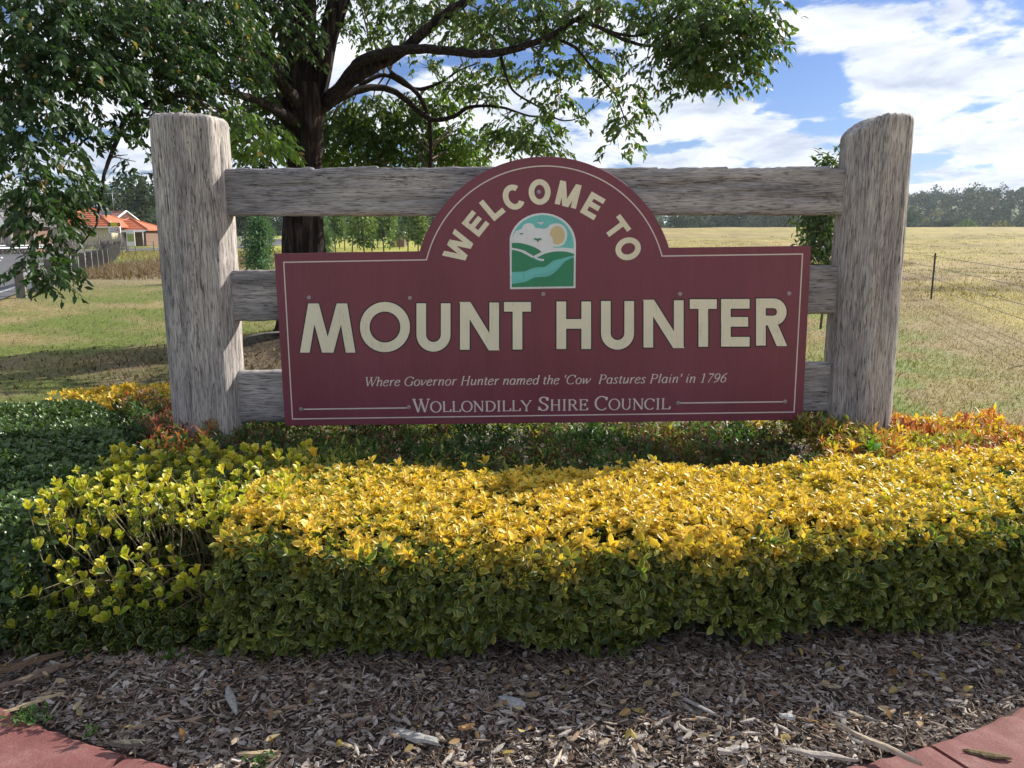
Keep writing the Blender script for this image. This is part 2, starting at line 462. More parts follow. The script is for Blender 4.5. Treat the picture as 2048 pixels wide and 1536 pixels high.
def road_dist(x, y, path):
    d = np.full(np.shape(x), 1e9)
    for (x0, y0), (x1, y1) in zip(path[:-1], path[1:]):
        dx, dy = x1 - x0, y1 - y0; L2 = dx * dx + dy * dy
        t = np.clip(((x - x0) * dx + (y - y0) * dy) / L2, 0, 1)
        d = np.minimum(d, np.hypot(x - x0 - t * dx, y - y0 - t * dy))
    return d
FX0, FY0 = 10.3, 19.7                          # star picket fence line
def fence_side(x, y):                          # >0 on the paddock side
    return (x - FX0) * .955 - (y - FY0) * .30 + np.maximum(0, y - 45) * 1.2
def ground_colour(x, y):
    """pigment of the turf: green verge, dry tan patches, straw coloured paddock, bare earth with painted tree shade"""
    x = np.asarray(x, float); y = np.asarray(y, float)
    r = np.hypot(x, y)
    a = fbm(x * .5, y * .5, 1.0); b = fbm(x * 1.9, y * 1.9, 4.0); c = fbm(x * .09, y * .12, 7.0)
    green = np.array([.115, .145, .028]); olive = np.array([.24, .19, .085]); straw = np.array([.29, .22, .10])
    tan = np.array([.26, .195, .11]); earth = np.array([.034, .025, .019])
    def mix(A, B, t): return A + (B - A) * np.asarray(t)[..., None]
    left = sstep(1.5, -2.5, x)
    col = mix(np.broadcast_to(olive, x.shape + (3,)), green, left * sstep(.36, .62, a + .10))
    col = mix(col, tan, (1 - left) * sstep(.36, .56, a * .5 + b * .5) * .85)
    col = mix(col, tan, left * sstep(.56, .70, b) * .5)
    # right verge strip is greener just before the fence
    strip = np.exp(-((fence_side(x, y) + 2.6) / 1.3) ** 2) * (x > 2)
    col = mix(col, np.array([.15, .19, .045]), strip * sstep(.35, .6, b))
    pad = sstep(-.4, .8, fence_side(x, y)) * sstep(-.06, .03, x / np.maximum(y, 1))
    pc = mix(np.broadcast_to(straw, x.shape + (3,)), np.array([.31, .25, .085]), sstep(.3, .6, c))
    stripe = vnoise(x * .03, r * .45)
    pc = mix(pc, np.array([.20, .20, .05]), sstep(.55, .8, stripe) * .45)
    pc = mix(pc, np.array([.17, .12, .075]), np.exp(-((r - 30) / 4.5) ** 2) * sstep(.25, .6, a) * .95)
    pc = pc * (.62 + .72 * fbm(x * .55, y * .8, 21.))[..., None]
    col = mix(col, pc, pad)
    bright = sstep(55, 80, y) * (x / np.maximum(y, 1) < -.05) * (x / np.maximum(y, 1) > -.30)
    col = mix(col, np.array([.33, .32, .06]), bright * .9)
    # bare earth around the big tree, darkened in place of the trunk's shadow
    e = np.exp(-(((x + 2.7) / 2.1) ** 2 + ((y - 9.9) / 1.9) ** 2) ** 1.2)
    col = mix(col, earth, np.clip(e * (.55 + b), 0, 1))
    # dry leaf strip crossing the lawn on the left
    s = np.exp(-((y - 9.4 - .1 * x) / .9) ** 2) * left * sstep(-9, -4, x)
    col = mix(col, np.array([.20, .15, .095]), s * sstep(.35, .6, b) * .8)
    e2 = sstep(1.5, 1.0, rho(x, y))
    col = mix(col, tan * .9, e2 * .5)
    # long dry grass by the guard rail
    col = mix(col, np.array([.24, .18, .12]), np.exp(-((x + 13.5) / 3.0) ** 2 - ((y - 32) / 9.0) ** 2) * .9)
    return np.clip(col * (.85 + .3 * fbm(x * 6, y * 6, 2.0, 2))[..., None], .01, 1)

# polar sheet reaching the horizon, finer ahead of the viewer
th = np.concatenate([np.radians(np.linspace(-55, 55, 331)), np.radians(np.linspace(55, 305, 101))[1:-1]])
rad = np.concatenate([[0.0], np.geomspace(.8, 7000, 270)])
TH, RR = np.meshgrid(th, rad)
GX, GY = np.sin(TH) * RR, np.cos(TH) * RR
GZ = terrain(GX, GY)
# dig the bed down a little so the mulch and plants sit in it
GZ = GZ - .10 * (rho(GX, GY) < np.where(GY < 5.4, 1.06, .93))
gc = ground_colour(GX, GY)
nr, nth = GX.shape
idx = np.arange(nr * nth).reshape(nr, nth)
A0 = idx[:-1, :]; B0 = np.roll(idx, -1, 1)[:-1, :]; C0 = np.roll(idx, -1, 1)[1:, :]; D0 = idx[1:, :]
quads = np.stack([A0, B0, C0, D0], -1).reshape(-1, 4)[:, ::-1]
me = np_mesh('ground', np.stack([GX, GY, GZ], -1).reshape(-1, 3), quads.ravel(), np.arange(len(quads)) * 4, M['ground'],
             {'ca': gc.reshape(-1, 3)})
ground = tag(link('ground', me), kind='structure')

def ribbon_along(path, w, name, mat, lift, off=0.0, dash=None, kind='structure'):
    pts = [Vector((a, b, 0)) for a, b in path]
    dense = []
    for i in range(len(pts) - 1):                      # Catmull-Rom
        p0 = pts[max(i - 1, 0)]; p1 = pts[i]; p2 = pts[i + 1]; p3 = pts[min(i + 2, len(pts) - 1)]
        for k in range(16):
            t = k / 16
            dense.append(.5 * ((2 * p1) + (p2 - p0) * t + (2 * p0 - 5 * p1 + 4 * p2 - p3) * t * t + (3 * p1 - p0 - 3 * p2 + p3) * t ** 3))
    dense.append(pts[-1])
    b = MB(); rows = []
    nx = max(1, int(w / 1.0))
    for i, p in enumerate(dense):
        t = (dense[min(i + 1, len(dense) - 1)] - dense[max(i - 1, 0)]).normalized(); n = Vector((t.y, -t.x, 0))
        row = []
        for k in range(nx + 1):
            q = p + n * (off + w * (k / nx - .5)); row.append((q.x, q.y, float(terrain(q.x, q.y)) + lift))
        rows.append(row)
    vs = [q for r_ in rows for q in r_]; fs = []
    for i in range(len(rows) - 1):
        if dash and (i // dash) % 2: continue
        for k in range(nx):
            a = i * (nx + 1) + k; fs.append((a, a + 1, a + nx + 2, a + nx + 1))
    b.add(vs, fs, 0, True)
    return tag(b.build(name, mat), kind=kind), dense
ribbon_along(ROAD_A, 8.4, 'road', M['road'], .05)
ribbon_along(ROAD_A, .13, 'road_edge_line', M['paint'], .056, off=3.7)
ribbon_along(ROAD_A, .12, 'road_centre_line', M['paint'], .056, off=.1, dash=3)
ribbon_along(ROAD_B, 7.0, 'road', M['road'], .062)
ribbon_along(ROAD_B, .13, 'road_edge_line', M['paint'], .07, off=3.1)

# ------------------------------------------------------------------ garden bed: mulch sheet and painted kerb
b = MB(); vs = []; fs = []
NA, NR = 200, 34
def soil_z(x, y):
    e = sstep(1.0, .86, rho(x, y)); return -.030 + .050 * e + .03 * (vnoise(x * 3, y * 3) - .5) * e
for j in range(NR + 1):
    for i in range(NA):
        x, y = bed_pt(2 * math.pi * i / NA, max(j / NR, .0001)); vs.append((x, y, float(soil_z(x, y))))
for j in range(NR):
    for i in range(NA):
        a = j * NA + i; c = j * NA + (i + 1) % NA
        fs.append((a, a + NA, c + NA, c))
b.add(vs, fs, 0, True)
tag(b.build('garden_soil', M['soil']), kind='structure')

kerb = empty('kerb', (BCX, BCY, 0)); tag(kerb, kind='structure')
a_joint = math.atan2((2.285 - BCY) / BB, 1.33 / BA)          # the open joint seen at the lower right
step = math.radians(22)
for kb in range(-4, 5):
    a0 = a_joint + kb * step + .0020; a1 = a_joint + (kb + 1) * step - .0020
    if a1 > math.radians(5) or a0 < math.radians(-190): continue
    prof = [(0, -.12), (0, -.020), (.006, -.006), (.020, 0.0), (.26, .004), (.285, -.003), (.300, -.020), (.305, -.12)]
    vs = []; fs = []; n = 26
    for i in range(n + 1):
        a = a0 + (a1 - a0) * i / n
        for r_, z in prof:
            x, y = bed_pt(a, 1 + r_ / 3.25); vs.append((x + .004 * math.sin(i * 1.7 + kb * 3) * (z > -.1), y + .004 * math.sin(i * 2.9 + r_ * 9), z + .002 * math.sin(i * 2.1 + kb)))
    k = len(prof)
    for i in range(n):
        for j in range(k): fs.append((i * k + j, i * k + (j + 1) % k, (i + 1) * k + (j + 1) % k, (i + 1) * k + j))
    fs.append(tuple(range(k))[::-1]); fs.append(tuple(n * k + j for j in range(k)))
    b = MB(); b.add(vs, fs, 0, False); b.build('kerb_block', M['kerb'], kerb)
# roadway strip outside the kerb
b = MB(); vs = []; fs = []
for j, r_ in enumerate((1.088, 1.45, 2.4)):
    for i in range(41):
        x, y = bed_pt(math.radians(190 + 160 * i / 40), r_); vs.append((x, y, -.092 if j == 0 else (.012 if j == 2 else -.03)))
for j in range(2):
    for i in range(40):
        a = j * 41 + i; fs.append((a, a + 41, a + 42, a + 1))
b.add(vs, fs, 0, True); tag(b.build('roadside', M['road']), kind='structure')

# ------------------------------------------------------------------ mulch chips (nobody could count them)
def chips(name, n, lmin, lmax, wr, pal, region, kind='stuff', zoff=0.0, tilt=.35, thick=.12, weights=None):
    x = np.empty(0); y = np.empty(0)
    while len(x) < n:
        xx = rng.uniform(region[0], region[1], n * 2); yy = rng.uniform(region[2], region[3], n * 2)
        k = rho(xx, yy) < .993
        x = np.concatenate([x, xx[k]]); y = np.concatenate([y, yy[k]])
    x = x[:n]; y = y[:n]
    L_ = lmin + (lmax - lmin) * rng.random(n) ** 2.2; W = L_ * rng.uniform(wr[0], wr[1], n); H = np.maximum(W * rng.uniform(thick * .5, thick * 2, n), .0012)
    ang = rng.uniform(0, 2 * np.pi, n)
    ax = np.stack([np.cos(ang), np.sin(ang), rng.normal(0, tilt, n)], -1); ax = unit(ax)
    nm = unit(np.stack([rng.normal(0, tilt, n), rng.normal(0, tilt, n), np.ones(n)], -1))
    Mx = leaf_matrices(ax, nm)
    t = np.array([(-.5, -.5), (-.15, -.62), (.3, -.42), (.55, -.05), (.4, .5), (-.1, .6), (-.5, .3)])
    k = len(t)
    tt = t[None] * (1 + rng.normal(0, .16, (n, k, 2)))
    base = np.concatenate([np.stack([tt[..., 1], tt[..., 0], np.zeros((n, k))], -1), np.stack([tt[..., 1] * .9, tt[..., 0] * .96, np.ones((n, k))], -1)], 1)
    base = base * np.stack([W, L_, H], -1)[:, None, :]
    z = soil_z(x, y) + zoff + rng.random(n) * .012
    V = np.einsum('nij,nkj->nki', Mx, base) + np.stack([x, y, z], -1)[:, None, :]
    faces = [tuple(range(k, 2 * k))] + [(i, (i + 1) % k, k + (i + 1) % k, k + i) for i in range(k)]
    lp = np.array([i for f in faces for i in f]); st = np.cumsum([0] + [len(f) for f in faces])[:-1]
    loops = (lp[None] + (np.arange(n) * 2 * k)[:, None]).ravel(); starts = (st[None] + (np.arange(n) * len(lp))[:, None]).ravel()
    pal = np.array(pal); ci = rng.choice(len(pal), n, p=weights); c = pal[ci] * rng.uniform(.7, 1.25, (n, 1))
    me = np_mesh(name, V.reshape(-1, 3), loops, starts, M['chip'], {'ca': np.repeat(c[:, None, :], 2 * k, 1).reshape(-1, 3)}, smooth=False)
    return tag(link(name, me), kind=kind)
GREYS = [(.37, .33, .30), (.27, .235, .21), (.20, .16, .135), (.125, .088, .068), (.42, .34, .26), (.24, .155, .10), (.50, .45, .40)]
WT = [.22, .20, .20, .17, .07, .08, .06]
chips('wood_chip_mulch', 32000, .008, .040, (.20, .6), GREYS, (-2.6, 2.6, 1.95, 3.5), weights=WT)
chips('bark_fibre_mulch', 24000, .012, .055, (.05, .14), [(.20, .15, .115), (.12, .080, .058), (.32, .26, .21)], (-2.5, 2.5, 1.95, 3.5), zoff=.006, thick=.4)
chips('wood_chip_mulch', 6000, .012, .06, (.25, .6), GREYS, (-3.2, 3.2, 3.5, 6.3), weights=WT, zoff=.004)

# ------------------------------------------------------------------ the sign
sign = tag(empty('town_sign', (0.1, 4.95, 0)), 'burgundy welcome sign with domed top on weathered log posts and rails', 'sign')

def make_post(xc, yc, h, r0, r1, facets, seed, top_slant, lean=0.0, lab=None):
    nz, na = 300, 200
    zs = np.linspace(-.15, h, nz); an = np.linspace(0, 2 * np.pi, na, endpoint=False)
    A, Z = np.meshgrid(an, zs)
    R = r0 + (r1 - r0) * (Z / h)
    # axe-cut facets, unevenly spaced
    fac = np.full(A.shape, 9.0)
    for fa, fd in facets:
        fac = np.minimum(fac, fd / np.maximum(np.cos(A - math.radians(fa) + .02 * np.sin(Z * 3 + fa)), .05))
    R = R * np.minimum(1.0 + .012 * np.sin(2 * A + seed), fac)
    X0 = np.cos(A); Y0 = np.sin(A)
    g = vnoise(X0 * 9 + seed, Y0 * 9 + seed, Z * 2.0) ; g2 = vnoise(X0 * 26 + seed, Y0 * 26, Z * 4.5)
    R = R + .010 * (fbm(X0 * 1.5 + seed, Y0 * 1.5, Z * 1.1) - .5) * 2 + .0035 * (g - .5) - .0065 * sstep(.62, .82, g2)
    # rounded-off arris at the top
    R = R - .016 * np.exp(-((np.mod(A - math.radians(-91 + seed), 2 * np.pi) - 0) / .022) ** 2) * sstep(h - .14, h - .02, Z)
    dz = (h - Z); R = R * (1 - .07 * np.exp(-dz / .010)) 
    X = xc + X0 * R + lean * Z; Y = yc + Y0 * R
    top = top_slant(X - xc, Y - yc)
    Z = Z + top * sstep(h - .25, h, Z)
    V = np.stack([X, Y, Z], -1).reshape(-1, 3)
    idx = np.arange(nz * na).reshape(nz, na)
    a = idx[:-1]; b_ = np.roll(idx, -1, 1)[:-1]; c = np.roll(idx, -1, 1)[1:]; d = idx[1:]
    q = np.stack([a, b_, c, d], -1).reshape(-1, 4)
    loops = q.ravel(); starts = np.arange(len(q)) * 4
    # cap in rings so that the cut top has relief
    V = list(V); caps = []; prev = idx[-1]
    for k, f in enumerate((.965, .7, .4, .12)):
        ring = []
        for i in range(na):
            x = xc + (X[-1, i] - xc) * f; y = yc + (Y[-1, i] - yc) * f
            z = h + float(top_slant(x - xc, y - yc)) + .004 * (k == 0) + .006 * (k > 0) + .004 * math.sin(i * .7 + k)
            ring.append(len(V)); V.append((x, y, z))
        for i in range(na): caps.append((prev[i], prev[(i + 1) % na], ring[(i + 1) % na], ring[i]))
        prev = ring
    caps.append(tuple(prev))
    lp = list(loops) + [i for f in caps for i in f]
    st = list(starts) + list(len(loops) + np.cumsum([0] + [len(f) for f in caps])[:-1])
    me = np_mesh('post', np.array([list(map(float, v_)) for v_ in V]), lp, st, M['post_wood'])
    o = link('post', me, sign)
    if lab: o['label'] = lab
    return o
make_post(-1.937, 5.0, 2.275, .226, .224, [(-112, .945), (-62, .935), (-20, .97), (-160, .965), (60, .95), (120, .95)], 1.3,
          lambda x, y: -.012 * sstep(.12, .23, np.abs(x)), lab='left post, one open check at its rim')
make_post(2.205, 5.0, 2.275, .218, .203, [(-125, .93), (-75, .95), (-25, .96), (180, .95), (60, .95), (120, .95)], 5.1,
          lambda x, y: -.10 * sstep(-.02, -.24, x) - .01 * sstep(.1, .2, x), lean=-.006, lab='right post, top sawn with a sloping shoulder')

def make_rail(x0, x1, zb0, zt0, zb1, zt1, y, th, seed, splinter):
    nx, nz = 420, 26
    X, V_ = np.meshgrid(np.linspace(x0, x1, nx), np.linspace(0, 1, nz), indexing='ij')
    t = (X - x0) / (x1 - x0)
    ZB = zb0 + (zb1 - zb0) * t + .010 * (fbm(X * 1.7 + seed, seed) - .5) + .005 * (vnoise(X * 18, seed) - .5)
    ZT = zt0 + (zt1 - zt0) * t + .016 * (fbm(X * 1.3 + seed, seed + 4) - .5) + .012 * splinter * (np.abs(((X * 1.9 + .6 * vnoise(X * 6, seed)) % 1.0)) - .5) + .006 * (vnoise(X * 30, seed + 9) - .5)
    Z = ZB + (ZT - ZB) * V_
    def relief(s): return .004 * (fbm(X * 2.5 + s, Z * 30 + s) - .5) * 2 - .007 * sstep(.66, .80, vnoise(X * 2.2 + s, Z * 46 + .8 * np.sin(X * 3) + s))
    edge = .012 * (1 - sstep(0, .06, V_)) + .012 * (1 - sstep(0, .06, 1 - V_))
    YF = y + edge - relief(seed); YB = y + th - edge
    n = nx * nz
    V = np.concatenate([np.stack([X, YF, Z], -1).reshape(-1, 3), np.stack([X, YB, Z], -1).reshape(-1, 3)])
    id_ = np.arange(n).reshape(nx, nz); q = []
    a = np.stack([id_[:-1, :-1], id_[1:, :-1], id_[1:, 1:], id_[:-1, 1:]], -1).reshape(-1, 4); q.append(a)
    q.append((a + n)[:, ::-1])
    for col, rev in ((0, 1), (nz - 1, 0)):
        e = np.stack([id_[:-1, col], id_[1:, col], id_[1:, col] + n, id_[:-1, col] + n], -1); q.append(e[:, ::-1] if rev else e)
    for row, rev in ((0, 0), (nx - 1, 1)):
        e = np.stack([id_[row, :-1], id_[row, 1:], id_[row, 1:] + n, id_[row, :-1] + n], -1); q.append(e[:, ::-1] if rev else e)
    q = np.concatenate(q)
    me = np_mesh('rail', V, q.ravel(), np.arange(len(q)) * 4, M['rail_wood'])
    return link('rail', me, sign)
YR = 4.945
make_rail(-1.80, 2.10, 1.700, 1.985, 1.705, 1.985, YR, .085, 1.0, 1)
make_rail(-1.80, 2.10, 1.062, 1.372, 1.105, 1.402, YR, .085, 2.7, .3)
make_rail(-1.80, 2.10, .408, .742, .486, .800, YR, .085, 4.4, .3)

# --- board: local plane at y = YB, slightly rotated in its own plane
YB = 4.85
def Bp(px, py, dy=0.0):
    x, z = P(px, py, YB); return (x, YB - dy, z)
def B2(px, py): x, z = P(px, py, YB); return np.array([x, z])
TL, BL, TR, BR_ = B2(548.5, 507), B2(570, 852), B2(1622.5, 491.5), B2(1605, 840)
cdome = B2(1089, 583); Rdome = abs(B2(1089, 313)[1] - cdome[1])
CD = cdome
board_top = lambda x: TL[1] + (TR[1] - TL[1]) * (x - TL[0]) / (TR[0] - TL[0])
def dome_pts(R, zline, n=72):
    """arc of radius R above the line z = zline(x)"""
    out = []
    for i in range(2000):
        a = math.pi * i / 1999; x = CD[0] - R * math.cos(a); z = CD[1] + R * math.sin(a)
        if z >= zline(x): out.append((x, z))
    k = max(1, len(out) // n); r = out[::k]
    if r[-1] != out[-1]: r.append(out[-1])
    return r
outline = [tuple(BL), tuple(TL)] + dome_pts(Rdome, board_top) + [tuple(TR), tuple(BR_)]
b = MB(); n = len(outline); TH_B = .020
b.add([(x, YB, z) for x, z in outline] + [(x, YB + TH_B, z) for x, z in outline],
      [tuple(range(n))[::-1], tuple(range(n, 2 * n))] + [(i, (i + 1) % n, n + (i + 1) % n, n + i) for i in range(n)])
board = b.build('board', M['board'], sign)
bm_ = board.modifiers.new('edge', 'BEVEL'); bm_.width = .0018; bm_.segments = 1; bm_.limit_method = 'ANGLE'
for bx_ in (-1.30, -.35, .95, 1.70):
    b = MB(); z0 = .50; z1 = 1.43
    b.box((bx_, (YB + TH_B + YR - .004) / 2, (z0 + z1) / 2), (.09, YR - YB - TH_B - .012, z1 - z0)); b.build('batten', M['rail_wood'], sign)

class Print:
    """thin flat print on the board, every piece a hair above the last so that none coincide"""
    def __init__(self, base): self.b = MB(); self.base = base; self.k = 0
    def poly(self, pts, mi=0, dy=None):
        self.k += 1
        d = self.base + (self.k % 12) * .00005 if dy is None else dy
        pts = [tuple(p) for p in pts]
        a = sum(pts[i][0] * pts[(i + 1) % len(pts)][1] - pts[(i + 1) % len(pts)][0] * pts[i][1] for i in range(len(pts)))
        if a < 0: pts = pts[::-1]
        self.b.add([(x, YB - d, z) for x, z in pts], [tuple(range(len(pts)))], mi)
    def ribbon(self, pts, w, closed=False, mi=0, clip=None, dy=None, ext=0.0, mapf=None):
        """w: width or list; ribbon with mitred joins"""
        p = [np.array(q, float) for q in pts]; n = len(p)
        if not hasattr(w, '__len__'): w = [w] * n
        w = list(w)
        if ext and not closed:
            d0 = p[0] - p[1]; p[0] = p[0] + d0 / (np.linalg.norm(d0) + 1e-9) * ext
            d1 = p[-1] - p[-2]; p[-1] = p[-1] + d1 / (np.linalg.norm(d1) + 1e-9) * ext
        Ls, Rs = [], []
        for i in range(n):
            a = p[i] - p[i - 1] if (closed or i > 0) else p[1] - p[0]
            c = p[(i + 1) % n] - p[i] if (closed or i < n - 1) else p[-1] - p[-2]
            a = a / (np.linalg.norm(a) + 1e-9); c = c / (np.linalg.norm(c) + 1e-9)
            t = a + c; t = t / (np.linalg.norm(t) + 1e-9); nn = np.array([-t[1], t[0]])
            s = 1 / max(.45, float(np.dot(nn, np.array([-a[1], a[0]]))))
            Ls.append(p[i] + nn * w[i] / 2 * s); Rs.append(p[i] - nn * w[i] / 2 * s)
        if clip is None and mapf is None:
            self.k += 1; d = self.base + (self.k % 12) * .00005 if dy is None else dy
            m_ = n if closed else n - 1
            self.b.add([(q[0], YB - d, q[1]) for q in Ls + Rs], [(i, n + i, n + (i + 1) % n, (i + 1) % n) for i in range(m_)], mi)
            return
        self.k += 1; d = self.base + (self.k % 12) * .00005 if dy is None else dy
        for i in range(n if closed else n - 1):
            j = (i + 1) % n; q = [Ls[i], Rs[i], Rs[j], Ls[j]]
            if clip is not None:
                for (ax, val, sg) in clip:
                    o_ = []
                    for k in range(len(q)):
                        A, B = q[k], q[(k + 1) % len(q)]
                        ia = (A[ax] - val) * sg >= -1e-9; ib = (B[ax] - val) * sg >= -1e-9
                        if ia: o_.append(A)
                        if ia != ib:
                            t = (val - A[ax]) / (B[ax] - A[ax]); o_.append(A + (B - A) * t)
                    q = o_
                    if len(q) < 3: break
            if len(q) >= 3:
                if mapf: q = [np.array(mapf(*v_)) for v_ in q]
                self.poly(q, mi, d)

def arc(cx, cy, rx, ry, a0, a1, n=None):
    n = n or max(5, int(abs(a1 - a0) / 9))
    return [(cx + rx * math.cos(math.radians(a0 + (a1 - a0) * i / n)), cy + ry * math.sin(math.radians(a0 + (a1 - a0) * i / n))) for i in range(n + 1)]
def smooth(pts, k=5, closed=False):
    p = [np.array(q, float) for q in pts]; n = len(p); out = []
    for i in range(n if closed else n - 1):
        p0 = p[(i - 1) % n] if (closed or i) else p[0]; p1 = p[i]; p2 = p[(i + 1) % n]; p3 = p[(i + 2) % n] if (closed or i + 2 < n) else p[-1]
        for j in range(k):
            t = j / k; out.append(tuple(.5 * ((2 * p1) + (p2 - p0) * t + (2 * p0 - 5 * p1 + 4 * p2 - p3) * t * t + (3 * p1 - p0 - 3 * p2 + p3) * t ** 3)))
    if not closed: out.append(tuple(p[-1]))
    return out

# --- bold sans capitals: unit box (x in 0..w, y in 0..1), s = stroke
def sans(ch, w, s):
    h = s / 2; O = []                                      # (points, closed)
    if ch == 'M':
        k = .30 if w > 1 else 0.0
        if k:                                             # splayed legs
            O = [([(h * .9 - .02, -.2), (h + .16 * w + .02, 1.2)], 0), ([(w - h * .9 + .02, -.2), (w - h - .16 * w - .02, 1.2)], 0),
                 ([(.205 * w, 1.2), (w / 2 + .035, -.2)], 0), ([(w - .205 * w, 1.2), (w / 2 - .035, -.2)], 0)]
        else:
            O = [([(h, 0), (h, 1)], 0), ([(w - h, 0), (w - h, 1)], 0), ([(h * .72, 1.15), (w / 2 + .03, -.15)], 0), ([(w - h * .72, 1.15), (w / 2 - .03, -.15)], 0)]
    elif ch == 'O': O = [(arc(w / 2, .5, w / 2 - h, .5 - h + .012, 0, 360, 44)[:-1], 1)]
    elif ch == 'U':
        r = w / 2 - h; ry = min(r, .40)
        O = [([(h, 1), (h, ry + h)] + arc(w / 2, ry + h - .012, r, ry, 180, 360, 18)[1:-1] + [(w - h, ry + h), (w - h, 1)], 0)]
    elif ch == 'N': O = [([(h, 0), (h, 1)], 0), ([(w - h, 0), (w - h, 1)], 0), ([(h * .9 - .1 * w, 1.16), (w - h * .9 + .1 * w, -.16)], 0)]
    elif ch == 'T': O = [([(0, 1 - h), (w, 1 - h)], 0), ([(w / 2, 0), (w / 2, 1 - h)], 0)]
    elif ch == 'H': O = [([(h, 0), (h, 1)], 0), ([(w - h, 0), (w - h, 1)], 0), ([(h, .53), (w - h, .53)], 0)]
    elif ch == 'E': O = [([(h, 0), (h, 1)], 0), ([(h, 1 - h), (w, 1 - h)], 0), ([(h, .52), (w * .95, .52)], 0), ([(h, h), (w, h)], 0)]
    elif ch == 'L': O = [([(h, 0), (h, 1)], 0), ([(h, h), (w, h)], 0)]
    elif ch == 'R':
        r = .285 - h
        O = [([(h, 0), (h, 1)], 0), ([(h, 1 - h), (w * .58, 1 - h)] + arc(w * .58, 1 - h - (.285 - h / 1.0) , w * .42 - h, .285 - h, 90, -90, 14)[1:-1] + [(w * .58, .43 + h), (h, .43 + h)], 0),
             ([(w * .44, .60), (w - h * .95 + .06, -.15)], 0)]
    elif ch == 'C': O = [(arc(w / 2, .5, w / 2 - h, .5 - h + .01, 42, 318, 34), 0)]
    elif ch == 'W': O = [([(h * .8 - .035, 1.15), (w * .27 + .02, -.15)], 0), ([(w * .27 - .02, -.15), (w / 2 + .02, 1.15)], 0), ([(w / 2 - .02, 1.15), (w * .73 + .02, -.15)], 0), ([(w * .73 - .02, -.15), (w - h * .8 + .035, 1.15)], 0)]
    return O
def put_sans(pr, ch, ulx, urx, top, bot, s_px, mi_fill=0, mi_line=1, line=.024, corners=None):
    """ulx.. are directions measured in the photograph; the glyph lies flat on the board"""
    H = bot - top; w = (urx - ulx) / H
    def mapf(x, y): return B2(ulx + x * H, bot - y * H)
    s = s_px / H
    for pts, cl in sans(ch, w, s):
        if line: pr.ribbon(pts, s + 2 * line, bool(cl), mi_line, clip=[(1, -line, 1), (1, 1 + line, -1), (0, -line - (.02 if ch in 'M' else 0), 1), (0, w + line + (.02 if ch in 'M' else 0), -1)], mapf=mapf, ext=line if pts[0][1] in (0, 1) or ch in 'ETL' else 0)
    for pts, cl in sans(ch, w, s):
        pr.k = max(pr.k, 0)
        base = pr.base; pr.base = base + .0008
        pr.ribbon(pts, s, bool(cl), mi_fill, clip=[(1, -.012, 1), (1, 1.012, -1), (0, -.02, 1), (0, w + .02, -1)], mapf=mapf)
        pr.base = base
# MOUNT HUNTER, each letter its own piece of vinyl
for ch, x0, x1, t_, bt in [('M', 600, 711, 608, 704), ('O', 720, 820, 605, 703), ('U', 833, 901, 606.5, 702), ('N', 920, 998, 605, 699.5), ('T', 1008, 1062, 604, 699),
                           ('H', 1113, 1182, 603, 698), ('U', 1202, 1268, 602, 698), ('N', 1287, 1367, 600.5, 695), ('T', 1379.5, 1433.5, 598.5, 693.5), ('E', 1442, 1499, 598, 693), ('R', 1512, 1573, 597, 691)]:
    pr = Print(.0006); put_sans(pr, ch, x0, x1, t_, bt, 19.2); pr.b.build('letter', [M['cream'], M['outline']], board)
# WELCOME TO on the arch
ZK = 4.096
for ch, cx, cy, w_, h_, ang in [('W', 318, 795, 232, 186, 64.5), ('E', 455, 603, 140, 182, 51.5), ('L', 592, 470, 122, 196, 40), ('C', 768, 386, 176, 206, 22), ('O', 980, 344, 180, 205, 2),
                                ('M', 1213, 366, 180, 196, -14), ('E', 1415, 457, 132, 196, -30), ('T', 1612, 640, 152, 186, -53), ('O', 1705, 809, 184, 206, -70)]:
    pr = Print(.0010); H = h_ / ZK; w = w_ / h_; ca, sa = math.cos(math.radians(ang)), math.sin(math.radians(ang))
    ox, oy = 840 + cx / ZK, 300 + cy / ZK
    def mapf(x, y):
        u = (x - w / 2) * H; v_ = (y - .5) * H
        return B2(ox + u * ca - v_ * sa, oy - (u * sa + v_ * ca))
    for pts, cl in sans(ch, w, .225 if ch != 'T' else .24):
        pr.ribbon(pts, .225, bool(cl), 0, clip=[(1, -.012, 1), (1, 1.012, -1), (0, -.02, 1), (0, w + .02, -1)], mapf=mapf)
    pr.b.build('letter', [M['cream']], board)

# border lines
pr = Print(.0008)
Rin = CD[1] * 0 + abs(B2(1089, 332)[1] - CD[1])
bl = [B2(585, 838), B2(567.5, 524.5)]
lt = lambda x: B2(567.5, 524.5)[1] + (B2(1605, 508)[1] - B2(567.5, 524.5)[1]) * (x - B2(567.5, 524)[0]) / (B2(1605, 508)[0] - B2(567.5, 524)[0])
path = [tuple(B2(585, 838)), tuple(B2(567.5, 524.5))] + dome_pts(Rin, lt, 60) + [tuple(B2(1605, 508)), tuple(B2(1588, 824))]
pr.ribbon(path, .0072, True)
pr.b.build('border_line', [M['cream_pale']], board)
for xa, ya, xb, yb in ((607, 818.5, 815, 815.7), (1360, 806, 1566, 803.5)):
    pr = Print(.0008); pr.ribbon([B2(xa, ya), B2(xb, yb)], .0078); pr.b.build('rule_line', [M['cream_pale']], board)

